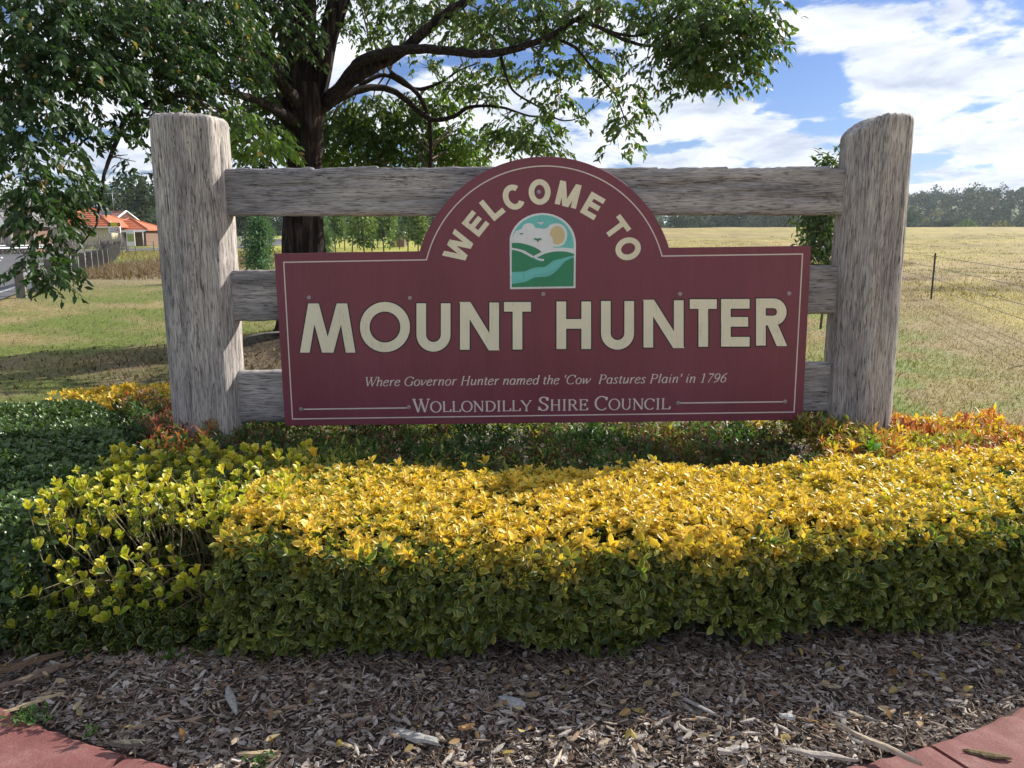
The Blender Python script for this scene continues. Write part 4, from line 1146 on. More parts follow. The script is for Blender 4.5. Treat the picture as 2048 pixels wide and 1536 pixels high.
x = np.where(side, xf, dark_edge(yy_) + rng.normal(0, .02, n)); y = np.where(side, 2.88 + rng.normal(0, .03, n) + .04 * np.sin(xf * 7), yy_); z = rng.uniform(.05, .40, n)
ax = np.stack([np.where(side, rng.normal(0, .4, n), 1.0), np.where(side, -1.0, rng.normal(-.3, .4, n)), rng.normal(.5, .3, n)], -1)
arr = rosettes(np.stack([x, y, z], -1), ax, 5, rng.uniform(.036, .054, n), rng.uniform(.9, 1.5, n))
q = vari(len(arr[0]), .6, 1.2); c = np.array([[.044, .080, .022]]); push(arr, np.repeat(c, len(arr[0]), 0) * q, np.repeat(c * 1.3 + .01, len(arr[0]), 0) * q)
flush('foliage', T_OVAL, M['dark_leaf'], dark)
for i in range(10):
    x0, y0 = random.uniform(-3.2, -2.0), random.uniform(3.0, 5.2); b = MB()
    for k in range(3): b.tube([(x0, y0, -.02), (x0 + random.gauss(0, .1), y0 + random.gauss(0, .1), .36)], [.008, .004], 5)
    b.build('stem', M['twig'], dark)

# ---- yellow shrubs at the back of the bed
def yellow_strip(name, label, path, width, h, n, seed, size=(.036, .058)):
    e_ = tag(empty(name, (path[0][0], path[0][1], 0)), label, 'shrub')
    path = np.array(path); seg = np.linalg.norm(np.diff(path, axis=0), axis=1); cum = np.concatenate([[0], np.cumsum(seg)])
    s_ = rng.uniform(0, cum[-1], n); x = np.interp(s_, cum, path[:, 0]); y = np.interp(s_, cum, path[:, 1])
    off = rng.uniform(-1, 1, n); x = x + rng.normal(0, .05, n); y = y + off * width / 2
    zt = h * (1 - .25 * off ** 2) + .06 * (fbm(x * 3, y * 3, seed) - .5); depth = rng.random(n) ** 2 * .2
    ax = np.stack([rng.normal(0, .3, n), off * .8 + rng.normal(0, .25, n), np.ones(n)], -1)
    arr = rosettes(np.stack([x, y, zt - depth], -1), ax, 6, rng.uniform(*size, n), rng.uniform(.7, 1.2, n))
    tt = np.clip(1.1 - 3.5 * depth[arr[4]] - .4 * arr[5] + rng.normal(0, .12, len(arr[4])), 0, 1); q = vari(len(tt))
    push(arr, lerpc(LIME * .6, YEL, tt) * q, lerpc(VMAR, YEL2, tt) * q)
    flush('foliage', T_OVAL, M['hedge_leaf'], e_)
    b = MB()
    for i in range(14):
        k = random.uniform(0, cum[-1]); a_ = float(np.interp(k, cum, path[:, 0])); c_ = float(np.interp(k, cum, path[:, 1])) + random.uniform(-.3, .3) * width
        b.tube([(a_, c_, -.03), (a_ + random.gauss(0, .05), c_ + random.gauss(0, .05), h * .8)], [.007, .003], 5)
    b.build('stems', M['twig'], e_)['kind'] = 'stuff'
yellow_strip('yellow_shrub', 'bright yellow shrub behind the left log post at the edge of the lawn', [(-3.35, 5.75), (-2.9, 5.95), (-2.35, 6.05), (-1.95, 6.10)], .55, .45, 800, 3.)
yellow_strip('yellow_shrub', 'yellow shrub at the right edge of the bed behind the red groundcover', [(2.42, 5.10), (2.75, 4.95), (3.05, 4.65), (3.45, 4.35)], .34, .44, 620, 8.)
yellow_strip('yellow_shrub', 'small yellow shrub peeping out below the right corner of the board', [(1.55, 5.55), (1.80, 5.5)], .3, .30, 60, 5.)

# ---- low nandina shrubs round the foot of the sign
def nandina(label, x0, x1, y0, y1, h, n, pal, wts, seed, ymask=None):
    e_ = tag(empty('nandina_shrub', ((x0 + x1) / 2, (y0 + y1) / 2, 0)), label, 'shrub', 'low nandina shrubs round the foot of the sign')
    x = rng.uniform(x0, x1, n); y = rng.uniform(y0, y1, n)
    k = np.ones(n, bool) if ymask is None else ymask(x, y)
    k &= ~((np.abs(y - 4.98) < .16) & ((np.abs(x + 1.94) < .2) | (np.abs(x - 2.2) < .17)))
    x, y = x[k], y[k]; n = len(x)
    z = h * (.82 + .6 * fbm(x * 2.6, y * 2.6, seed)) - rng.random(n) ** 1.6 * .16
    ax = np.stack([rng.normal(0, .55, n), rng.normal(-.1, .55, n), np.ones(n)], -1)
    arr = rosettes(np.stack([x, y, z], -1), ax, 10, rng.uniform(.040, .062, n), rng.uniform(.9, 1.7, n), .8)
    # leaflets are set along a short stalk
    st = unit(ax)[arr[4]] * (rng.uniform(-.045, .03, len(arr[4])))[:, None]; pos = arr[0] + st
    reg = fbm(x * 2.0, y * 2.0, seed + 2)[arr[4]] + rng.normal(0, .07, len(arr[4]))
    pal = np.array(pal); cw = np.cumsum(wts); ci = np.clip(np.searchsorted(cw / cw[-1], np.clip((reg - .28) / .44, 0, .999)), 0, len(pal) - 1)
    c = pal[ci] * vari(len(ci), .65, 1.35)
    push((pos,) + arr[1:], c, c * 1.1)
    flush('foliage', T_NEEDLE, M['fine_leaf'], e_)
    b = MB()
    for i in range(int(18 * (x1 - x0))):
        a_, c_ = random.uniform(x0, x1), random.uniform(y0, y1)
        b.tube([(a_, c_, -.03), (a_ + random.gauss(0, .04), c_ + random.gauss(0, .04), h * .8)], [.004, .002], 4)
    b.build('stems', M['twig'], e_)['kind'] = 'stuff'
G1, G2, BR1, RD, OR, YG, YL = (.055, .105, .03), (.10, .17, .04), (.17, .085, .05), (.30, .075, .045), (.50, .20, .05), (.33, .34, .06), (.60, .45, .06)
lm = lambda x, y: x > dark_edge(y) + .02
nandina('rusty red and green nandina shrub left of the left log post', -2.85, -1.80, 3.95, 5.55, .40, 1250, [G1, BR1, RD, G2, OR], [2.2, 2, 2, 2, .6], 1., lm)
nandina('dark green nandina shrub in front of the left post and board corner', -1.80, -.55, 3.88, 5.5, .36, 1500, [G1, BR1, G2, G1, YG], [2.5, 1.5, 2, 1.5, .5], 4.)
nandina('dark green nandina shrub below the middle of the board', -.55, .75, 3.76, 5.6, .33, 1500, [G1, G2, BR1, YG, G1], [2.5, 2, 1.3, .8, 1], 7.)
nandina('brownish green nandina shrub below the right half of the board', .75, 1.75, 3.85, 5.5, .31, 1250, [G1, BR1, G2, YG, RD], [2.3, 1.6, 1.6, 1.2, .6], 10.)
nandina('orange and yellow nandina shrub around the right log post', 1.75, 2.4, 3.95, 5.3, .38, 1050, [G2, BR1, YG, OR, YL], [1.6, 1.3, 1.8, 1.5, .8], 13.)
nandina('orange red nandina shrub right of the right log post', 2.35, 3.15, 4.02, 5.10, .40, 1150, [YG, OR, RD, OR, YL], [1.3, 1.6, 1.6, 1.6, 1.], 16.)
# stray shoots that have seeded in the nandina
def shoot(label, pos, col, n=6, size=.06, opening=.7):
    e_ = tag(empty('seedling', (pos[0], pos[1], 0)), label, 'seedling')
    b = MB(); b.tube([(pos[0], pos[1], 0), (pos[0] + .01, pos[1], pos[2] * .6), tuple(pos)], [.003, .0026, .002], 5); b.build('stem', M['twig'], e_)
    ar = rosettes(np.array([pos]), np.array([[random.gauss(0, .2), -.1, 1.]]), n, [size], [opening]); d_ = one_leaf(T_OVAL, M['hedge_leaf'], col, np.array(col) * 1.1)
    for j in range(n): place_leaf(d_, e_, ar[0][j], ar[1][j], ar[2][j], float(ar[3][j]))
def gz(px, py, h): x_, y_ = G(px, py, h); return (x_, y_, h)
shoot('single yellow shoot standing up in front of the right log post', gz(1706, 893, .47), YEL, 6, .07)
shoot('bright green shoot beside the yellow one near the right log post', gz(1742, 893, .45), (.12, .30, .02), 6, .07)
shoot('yellow cup shaped shoot above the hedge, left of centre', gz(628, 908, .55), YEL, 5, .06, .5)
shoot('bigger yellow shoot above the hedge near the left log post', gz(545, 912, .53), YEL * .7, 5, .06, .6)
shoot('yellow shoot rising at the centre back of the hedge', gz(970, 922, .52), YEL, 5, .055, .5)
shoot('small variegated sprig in the mulch at the hedge foot, left', gz(345, 1310, .05), (.06, .12, .02), 7, .055, 1.2)
shoot('tall yellow shoot above the right arm of the hedge', gz(1998, 842, .58), YEL, 6, .07, .6)

# green weeds at the kerb
def weed(label, px, py, n, spread):
    x0, y0 = G(px, py, .02); e_ = tag(empty('weed', (x0, y0, 0)), label, 'weed')
    x = x0 + rng.normal(0, spread, n); y = y0 + rng.normal(0, spread * .7, n)
    arr = rosettes(np.stack([x, y, rng.uniform(.012, .035, n)], -1), np.stack([rng.normal(0, .4, n), rng.normal(0, .4, n), np.ones(n)], -1), 3, rng.uniform(.014, .022, n), np.full(n, 1.2), .9)
    c = np.repeat(np.array([[.055, .115, .03]]), len(arr[0]), 0) * vari(len(arr[0])); push(arr, c, c)
    flush('leaves', T_OVAL_S, M['fine_leaf'], e_)
weed('green clover like weed growing beside the red kerb, lower left', 62, 1432, 34, .035)
weed('small green weed among chips near the bottom edge', 528, 1524, 16, .025)
weed('tiny green weed near the kerb edge on the left', 180, 1463, 7, .012)

# ------------------------------------------------------------------ the big tree behind the sign
TD = 11.0
tree = tag(empty('gum_tree', (P3(607, 640, TD).x, TD, 0)), 'big dark barked spreading tree behind the sign, its crown filling the upper left', 'tree')
nodes_tree = []                                # (point, radius) along every limb, to hang foliage from
def px_path(lst):
    """(px, py, distance, width px) -> smooth 3-D path with radii"""
    pts = [(*P3(a, b_, d), w * .74 * d / FOC / 2) for a, b_, d, w in lst]
    return smooth(pts, 5)
def limb(lst, n=10, mat='limb', name='limb', wob=.05):
    sp = px_path(lst); b = MB(); pts = [Vector(q[:3]) for q in sp]; rad = [max(q[3], .004) for q in sp]
    for i, q in enumerate(pts):
        q += Vector((math.sin(i * 1.7 + lst[0][0]), math.cos(i * 1.3), math.sin(i * 2.1 + lst[0][1]))) * rad[i] * .07
        if rad[i] < .14: nodes_tree.append((q.copy(), rad[i]))
    b.tube(pts, rad, n, wob=wob); return b.build(name, M[mat], tree)
# trunk with fissured bark as real relief
def rough_trunk(name, pts, seed, parent, mat, na=72, nz=150, amp=.045, flare=0.0):
    sp = np.array(pts); k = np.linspace(0, len(sp) - 1, nz)
    C_ = np.stack([np.interp(k, range(len(sp)), sp[:, i]) for i in range(4)], -1)
    an = np.linspace(0, 2 * np.pi, na, endpoint=False); A, I = np.meshgrid(an, np.arange(nz))
    R = C_[:, 3][:, None]; Z = C_[:, 2][:, None]
    rl = fbm(np.cos(A) * 4.2 + seed, np.sin(A) * 4.2, Z * .9 + seed, 3); rid = np.abs(rl - .5) * 2
    R = R * (1 + .10 * np.sin(3 * A + seed + Z * .6) + flare * np.exp(-Z / .35) * (1 + .4 * np.sin(5 * A))) + amp * (rid * 2 - .5) * np.minimum(1, R / .2)
    V = np.stack([C_[:, 0][:, None] + np.cos(A) * R, C_[:, 1][:, None] + np.sin(A) * R, np.broadcast_to(Z, A.shape)], -1).reshape(-1, 3)
    id_ = np.arange(nz * na).reshape(nz, na); a = id_[:-1]; b_ = np.roll(id_, -1, 1)[:-1]; c = np.roll(id_, -1, 1)[1:]; d = id_[1:]
    q = np.stack([a, b_, c, d], -1).reshape(-1, 4)
    return link(name, np_mesh(name, V, q.ravel(), np.arange(len(q)) * 4, M[mat]), parent)
def tp(px, py, w, d=TD): q = P3(px, py, d); return (q.x, q.y, q.z, w * d / FOC / 2)
base = tp(610, 690, 112); base = (base[0], base[1], -.05, base[3])
rough_trunk('trunk', [base, tp(610, 640, 98), tp(609, 560, 88), tp(608, 480, 80), tp(610, 400, 68), tp(611, 330, 64), tp(609, 270, 74), tp(606, 215, 86), tp(600, 170, 84)], 2., tree, 'bark', flare=.5)
rough_trunk('limb', [tp(612, 235, 60), tp(600, 160, 62), tp(597, 80, 56), tp(600, 0, 50), tp(596, -90, 44), tp(588, -200, 34), tp(600, -330, 20)], 5., tree, 'bark')
rough_trunk('limb', [tp(622, 225, 44), tp(640, 160, 40), tp(655, 80, 38), tp(680, 0, 36), tp(700, -90, 30), tp(715, -200, 20)], 8., tree, 'bark', na=48)
for q in ((600, -90), (590, -200), (600, -330), (700, -90), (715, -200)): nodes_tree.append((P3(q[0], q[1], TD), .06))
limb([(630, 225, 11, 42), (668, 190, 10.9, 38), (700, 162, 10.7, 35), (745, 135, 10.6, 32), (800, 105, 10.5, 29), (850, 62, 10.3, 26), (893, 28, 10.2, 26), (940, -5, 10.1, 22), (990, -60, 10, 17), (1030, -150, 10, 10)], 12, 'bark')
limb([(655, 208, 10.9, 30), (690, 160, 10.7, 28), (722, 122, 10.5, 26), (780, 104, 10.3, 26), (840, 98, 10.1, 24), (900, 102, 10, 22), (960, 108, 9.9, 21), (1010, 103, 9.8, 19), (1060, 88, 9.7, 17), (1100, 72, 9.6, 15), (1150, 40, 9.5, 13), (1180, 30, 9.4, 11)], 12)
limb([(1150, 40, 9.5, 11), (1200, 55, 9.3, 10), (1245, 78, 9.2, 9), (1300, 92, 9.1, 8), (1345, 75, 9.0, 7), (1400, 60, 8.9, 6), (1460, 60, 8.8, 4)], 8)
limb([(1200, 57, 9.3, 8), (1260, 72, 9.2, 7), (1310, 62, 9.1, 6), (1338, 45, 9.0, 5), (1380, 10, 9, 4)], 8)
limb([(1100, 72, 9.6, 9), (1150, 95, 9.5, 8), (1180, 130, 9.4, 6), (1230, 190, 9.4, 4), (1250, 240, 9.4, 3)], 7)
limb([(662, 205, 11, 24), (710, 182, 11.2, 20), (760, 175, 11.4, 17), (800, 190, 11.5, 16), (840, 225, 11.6, 15), (870, 240, 11.6, 13), (910, 232, 11.6, 11), (940, 214, 11.5, 9), (1000, 214, 11.3, 7), (1060, 232, 11.2, 5), (1110, 230, 11.1, 3)], 9)
limb([(780, 145, 11.3, 14), (810, 165, 11.4, 13), (840, 195, 11.5, 12), (858, 240, 11.7, 12), (862, 300, 11.9, 11), (858, 345, 12.0, 9), (850, 390, 12.1, 6)], 8)
limb([(720, 170, 11.4, 12), (770, 150, 11.6, 11), (830, 178, 11.7, 10), (880, 165, 11.8, 7), (920, 140, 11.9, 5), (960, 125, 12, 3)], 8)
limb([(1000, 106, 9.8, 10), (1012, 150, 9.9, 8), (1030, 185, 10, 6), (1080, 215, 10.1, 5), (1120, 240, 10.1, 4), (1160, 235, 10.1, 3), (1200, 205, 10, 2)], 7)
limb([(600, 210, 10.8, 40), (572, 178, 10.5, 30), (553, 150, 10.2, 22), (530, 118, 10.0, 19), (505, 100, 9.8, 17), (480, 95, 9.6, 15), (466, 118, 9.5, 12), (462, 150, 9.4, 6)], 10)
limb([(480, 96, 9.6, 9), (460, 50, 9.5, 8), (440, 0, 9.4, 7), (430, -60, 9.3, 4)], 7)
limb([(590, 245, 10.8, 40), (560, 225, 10.5, 28), (520, 205, 10.1, 24), (480, 190, 9.7, 20), (430, 180, 9.3, 18), (380, 186, 8.9, 17), (330, 195, 8.6, 16), (280, 215, 8.3, 15), (250, 240, 8.1, 14), (238, 270, 8.0, 13), (222, 310, 7.8, 11), (208, 350, 7.6, 9), (203, 390, 7.5, 8), (195, 430, 7.4, 7), (192, 452, 7.3, 5), (170, 480, 7.2, 4), (152, 505, 7.2, 4), (130, 540, 7.1, 3)], 9)
limb([(300, 205, 8.4, 11), (250, 180, 8.1, 10), (190, 178, 7.9, 10), (120, 165, 7.6, 10), (80, 175, 7.4, 8), (50, 195, 7.2, 6), (0, 198, 7.0, 4), (-60, 190, 6.9, 3)], 8)
limb([(228, 280, 7.9, 6), (180, 275, 7.8, 6), (150, 300, 7.7, 5), (125, 340, 7.5, 3)], 7)
limb([(560, 150, 10.3, 14), (500, 60, 9.8, 12), (430, 20, 9.3, 11), (340, -10, 8.8, 9), (240, -30, 8.3, 7), (120, -20, 7.9, 5), (20, 20, 7.5, 3)], 8)
limb([(600, 120, 10.8, 16), (540, 20, 10.4, 14), (460, -70, 10, 12), (360, -140, 9.5, 9), (240, -190, 9, 6)], 8)

fol_p, fol_a, fol_n, fol_s, fol_c = [], [], [], [], []
tw = MB()
nodes_arr = np.array([list(q[0]) for q in nodes_tree])
near_sprigs = []
def clump(px, py, d, rx, ry, dens=1.0, leaf=.080, col=0, depth=.9, keep=None):
    c = P3(px, py, d); sx, sz = rx * d / FOC, ry * d / FOC; sy = depth * (sx + sz) / 2
    area = math.pi * sx * sz
    ns = max(3, int(area * (185 if px < 560 else 130) * dens * (.086 / leaf) ** 2 * (.45 if py < -40 else 1)))
    # branchlets from the nearest limb node
    dd = np.linalg.norm(nodes_arr - np.array(c)[None], axis=1)
    for k in range(max(1, int(2 + area * 1.2))):
        j = int(np.argsort(dd)[min(k, len(dd) - 1)]); s0 = Vector(nodes_arr[j]); r0 = min(nodes_tree[j][1] * .5, .016)
        e_ = c + Vector((random.uniform(-.6, .6) * sx, random.uniform(-.6, .6) * sy, random.uniform(-.5, .5) * sz))
        m1 = s0.lerp(e_, .5) + Vector((random.gauss(0, .05), random.gauss(0, .05), .08 * (e_ - s0).length))
        tw.tube([s0, s0.lerp(m1, .5), m1, e_.lerp(m1, .4), e_], [r0, r0 * .85, r0 * .65, r0 * .45, .003], 5, cap=False)
    u = rng.normal(size=(ns, 3)); u = unit(u) * (rng.random((ns, 1)) ** .42)
    u *= (1 + .25 * (rng.random((ns, 1)) - .5))
    P0 = np.array(c)[None] + u * np.array([sx, sy, sz])[None]
    for i in range(ns):
        # drooping sprig, heading outwards
        hd = np.array([u[i, 0], u[i, 1], 0.0]) + rng.normal(0, .35, 3) * [1, 1, 0]; hd = hd / (np.linalg.norm(hd) + 1e-6)
        Ls = rng.uniform(.16, .34) * (leaf / .092); nl = 11
        t = np.linspace(.08, 1, nl)
        path = P0[i][None] + hd[None] * (t * Ls * .8)[:, None] + np.array([0, 0, 1.0])[None] * (Ls * (.10 * t - .62 * t ** 2))[:, None]
        if i % 6 == 0: tw.tube([Vector(path[0] - hd * .05), Vector(path[nl // 2]), Vector(path[-1])], [.0035, .0025, .0012], 3, cap=False)
        ph = rng.uniform(0, 6.28) + np.arange(nl) * 2.6
        side = np.cross(hd, [0, 0, 1.0]); side /= np.linalg.norm(side) + 1e-6
        dr = hd[None] * .55 + side[None] * (np.cos(ph) * .85)[:, None] + np.array([0, 0, 1.0])[None] * (np.sin(ph) * .35 - .65)[:, None] + rng.normal(0, .22, (nl, 3))
        fol_p.append(path); fol_a.append(dr); fol_n.append(rng.normal(0, .5, (nl, 3)) + [0, -.2, .75]); fol_s.append(leaf * rng.uniform(.65, 1.15, nl)); fol_c.append(np.full(nl, col) if np.isscalar(col) else col)
# upper left mass, near and dark
for a in [(60, 40, 7.6, 150, 110, 1.0), (230, 50, 8.2, 150, 105, 1.05), (400, 50, 9.0, 130, 100, .95), (520, 20, 10.2, 90, 90, .8), (130, 140, 7.6, 140, 60, .9), (300, 140, 8.4, 130, 60, 1.0), (430, 140, 9.2, 90, 55, .9),
          (500, 120, 10.4, 50, 60, .5), (545, 60, 10.9, 40, 60, .7), (50, 235, 7.2, 110, 60, .85), (170, 240, 7.7, 90, 45, .7), (330, 235, 8.2, 60, 32, .75), (400, 215, 8.8, 70, 30, .8), (60, 320, 7.0, 90, 60, .75),
          (125, 370, 7.2, 50, 46, .6), (60, 400, 6.9, 70, 48, .85), (110, 440, 7.0, 60, 38, .8), (262, 255, 7.9, 34, 34, .35), (275, 325, 7.8, 28, 34, .4), (95, 490, 6.9, 50, 30, .6), (105, 545, 6.9, 62, 36, .9),
          (55, 530, 6.8, 26, 26, .5), (150, 300, 7.5, 40, 26, .25), (100, 405, 7.1, 36, 34, .6), (20, 160, 7.2, 60, 60, .9)]:
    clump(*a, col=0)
# sprig beside the post, its sunlight put into brighter leaf colours
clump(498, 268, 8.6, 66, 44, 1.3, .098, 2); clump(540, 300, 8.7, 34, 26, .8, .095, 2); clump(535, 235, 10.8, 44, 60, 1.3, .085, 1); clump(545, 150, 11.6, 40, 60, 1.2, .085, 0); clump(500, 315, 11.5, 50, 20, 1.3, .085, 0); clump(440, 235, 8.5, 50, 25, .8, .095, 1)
# upper middle and right
for a in [(620, 60, 10.6, 50, 70, .35), (700, 10, 11, 60, 40, .6), (760, 50, 11.2, 60, 40, .4), (800, 20, 11, 60, 40, 1.0), (870, 5, 10.6, 60, 35, 1.1), (740, 100, 12, 40, 30, .6), (930, 60, 11.5, 50, 35, .9), (840, 120, 12.3, 40, 25, .5), (960, 45, 10.3, 80, 50, .9), (1040, 30, 10, 80, 45, 1.0), (1130, 25, 9.8, 80, 45, 1.0), (1230, 25, 9.5, 80, 45, 1.05),
          (990, 75, 10.0, 60, 22, .7), (900, 150, 11.8, 40, 30, .35), (960, 175, 11.6, 55, 45, .9), (1000, 140, 10.4, 50, 30, .7), (1080, 120, 10, 60, 35, .8), (1150, 140, 9.8, 50, 35, .7), (1120, 80, 9.8, 60, 28, .8), (1200, 110, 9.6, 55, 35, .6)]:
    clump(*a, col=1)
for a in [(1330, 30, 9.2, 70, 55, 1.1), (1420, 60, 8.9, 92, 74, 1.9), (1500, 30, 8.8, 58, 54, 1.6), (1360, 110, 9.0, 60, 50, 1.1), (1440, 120, 8.8, 74, 52, 1.8), (1520, 90, 8.7, 38, 40, .9), (1380, 160, 8.9, 42, 26, .8), (1300, 150, 9.1, 40, 30, .6), (1480, 160, 8.8, 26, 18, .4),
          (1250, 175, 9.5, 42, 35, .7), (1250, 230, 9.4, 40, 35, .85), (1265, 270, 9.3, 26, 25, .7), (1225, 290, 9.4, 24, 18, .5), (1130, 225, 10, 34, 32, .75), (1100, 190, 10.2, 50, 30, .5), (1055, 265, 10.8, 70, 40, 1.15), (1010, 280, 11.2, 55, 34, .9), (1085, 300, 10.8, 45, 18, .8), (1010, 250, 11.2, 35, 22, .7)]:
    clump(*a, col=1)
# hanging foliage seen behind the limbs, down to the top rail
for a in [(680, 250, 12.6, 50, 45, .8), (740, 230, 12.6, 55, 45, .8), (760, 285, 13, 55, 34, .9), (690, 310, 13, 50, 28, .8), (820, 260, 12.8, 45, 35, .7), (800, 315, 13, 40, 22, .7), (880, 300, 12.8, 50, 30, .8), (930, 310, 12.6, 45, 26, .8), (850, 210, 12.4, 45, 30, .6), (900, 265, 12.6, 40, 30, .55), (940, 265, 12.4, 30, 30, .4),
          (640, 300, 12.8, 20, 40, .7), (720, 335, 13.2, 80, 14, .7), (880, 332, 13, 70, 12, .6), (900, 190, 12.2, 40, 28, .45)]:
    clump(*a[:5], a[5] * 3.0, col=1 if a[0] % 30 else 2, leaf=.088)
# the crown goes on above the picture
for a in [(80, -120, 8.4, 170, 110, .7), (300, -120, 9, 170, 110, .7), (480, -110, 10, 140, 100, .7), (650, -80, 11, 130, 80, .7), (820, -90, 11.5, 120, 80, .6), (980, -70, 11, 120, 60, .7), (1130, -60, 10.6, 110, 60, .7), (1290, -50, 10, 100, 45, .7), (1420, -30, 9.6, 80, 45, .8),
          (200, -280, 10, 170, 100, .5), (450, -290, 11, 180, 110, .5), (700, -280, 12, 180, 110, .5), (930, -220, 12, 140, 90, .5), (600, -450, 12, 180, 90, .5), (-80, -60, 8.2, 120, 140, .6), (-90, 150, 7.8, 90, 110, .6), (700, -100, 14, 140, 100, .5), (450, -60, 13.5, 150, 110, .5), (900, -80, 14, 140, 90, .4), (560, -250, 14.5, 160, 110, .5), (300, -10, 12.5, 140, 100, .5), (420, 120, 12.8, 90, 60, .35)]:
    clump(*a, col=0)
p = np.concatenate(fol_p); a = np.concatenate(fol_a); nn_ = np.concatenate(fol_n); s_ = np.concatenate(fol_s); cc = np.concatenate(fol_c)
CT = np.array([[.034, .068, .020], [.062, .105, .024], [.115, .19, .030]])  # leaf tones of one crown; brightest has sunlight painted in for the sprig
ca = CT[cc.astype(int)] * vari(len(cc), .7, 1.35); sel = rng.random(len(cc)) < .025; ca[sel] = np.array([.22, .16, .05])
N_PART = 300
# leaves of the nearest hanging sprig become pieces of their own
nearness = np.linalg.norm(p - np.array([P3(115, 560, 6.6)])[:, :3], axis=1) + 10 * (p[:, 1] > 7.3); order = np.argsort(nearness)[:N_PART]
mask = np.ones(len(p), bool); mask[order] = False
me = leaf_mesh('crown', T_LANCE, M['gum_leaf'], p[mask], a[mask], nn_[mask], s_[mask], ca[mask], ca[mask] * 1.15, rng.uniform(.8, 1.3, mask.sum()))
o = link('crown', me, tree); o['kind'] = 'stuff'
TLD = [one_leaf(T_LANCE, M['gum_leaf'], tuple(CT[0] * k), tuple(CT[0] * k * 1.2)) for k in (.75, 1.0, 1.4)]
for j in order: place_leaf(random.choice(TLD), tree, p[j], a[j], nn_[j], float(s_[j]))
tw.build('twigs', M['twig'], tree)['kind'] = 'stuff'
print('tree leaves', len(p))

# ------------------------------------------------------------------ generic trees
T_CARD = Template([0.05, .5], [.16, .34], .35, .25)
def bg_tree(name, label, x, y, h, w, col, nleaf, leaf, group=None, trunk_h=.35, trunk_r=None, bark='limb', shape=1.0, lobes=7, z0=None, cat='tree', base_gap=.25, mat='far_leaf'):
    z0 = float(terrain(x, y)) if z0 is None else z0
    e_ = tag(empty(name, (x, y, z0)), label, cat, group)
    tr = trunk_r or h * .022
    b = MB(); top = z0 + h * .75
    wx = random.gauss(0, w * .05)
    b.tube([(x, y, z0 - .1), (x + wx * .4, y, z0 + h * .25), (x + wx, y, z0 + h * .5), (x + wx * .6, y, top)], [tr, tr * .8, tr * .55, tr * .15], 7)
    lob = []
    for i in range(lobes):
        t = (i + .5) / lobes; a = random.uniform(0, 6.28); rr_ = w / 2 * random.uniform(.25, .62) * (math.sin(math.pi * min(1, .25 + t * .8)) ** .6)
        cz = z0 + h * (base_gap + (1 - base_gap) * (.15 + .75 * t)); c = (x + math.cos(a) * rr_, y + math.sin(a) * rr_, cz)
        s_ = (w * random.uniform(.20, .32), w * random.uniform(.20, .32), h * (1 - base_gap) * random.uniform(.13, .22) * shape)
        lob.append((c, s_)); hz = z0 + (cz - z0) * random.uniform(.5, .75)
        b.tube([(x + wx * .5, y, hz), ((x + c[0]) / 2, (y + c[1]) / 2, (hz + cz) / 2 + h * .02), c], [tr * .4, tr * .28, tr * .08], 5, cap=False)
    b.build('trunk', M[bark], e_)
    k = rng.integers(0, lobes, nleaf); C_ = np.array([q[0] for q in lob])[k]; R_ = np.array([q[1] for q in lob])[k]
    u = unit(rng.normal(size=(nleaf, 3))) * (rng.random((nleaf, 1)) ** .33) * (1 + .18 * rng.normal(size=(nleaf, 1)))
    p = C_ + u * R_
    ax = u * .7 + rng.normal(0, .5, (nleaf, 3)) + [0, 0, -.35]; nm = rng.normal(0, .6, (nleaf, 3)) + [0, 0, .6]
    tone = .75 + .5 * rng.random(lobes)[k]
    ca = np.array(col)[None] * tone[:, None] * vari(nleaf, .7, 1.3)
    me = leaf_mesh('crown', T_CARD if leaf > .15 else T_LANCE, M[mat], p, ax, nm, leaf * rng.uniform(.6, 1.3, nleaf), ca, ca * 1.15)
    link('crown', me, e_)['kind'] = 'stuff'
    return e_
def at_px(px, d): return (px - 1024) / FOC * d * math.cos(PITCH) * 1.0, d
def gx(px, d):      # x for ground-level things near the horizon at distance d
    return (px - 1024) / FOC * d * (math.cos(PITCH) + .19 * math.sin(PITCH))

# sapling just behind the right post
bg_tree('sapling', 'glossy leaved sapling behind the rails beside the right log post', P(1652, 500, 13.5)[0], 13.5, 2.95, 1.15, (.050, .085, .028), 1700, .12, lobes=9, trunk_r=.022, bark='thin_trunk', base_gap=.22, cat='tree', mat='gum_leaf')
bg_tree('sapling', 'slender leafy sapling left of the glossy one, seen over the board corner', P(1600, 500, 14.2)[0], 14.2, 2.1, .55, (.055, .075, .03), 150, .12, lobes=5, trunk_r=.012, bark='thin_trunk', base_gap=.2, mat='gum_leaf')
# bluish bush left of the trunk
bg_tree('bush', 'blue green bush on the verge just left of the big trunk', gx(536, 27), 27, 2.30, 1.30, (.11, .19, .10), 5000, .10, lobes=14, base_gap=.05, trunk_r=.03, cat='bush')
bg_tree('bush', 'blue green bush on the verge just right of the big trunk', gx(655, 31), 31, 2.5, 1.1, (.12, .19, .10), 3200, .11, lobes=10, base_gap=.05, trunk_r=.03, cat='bush')
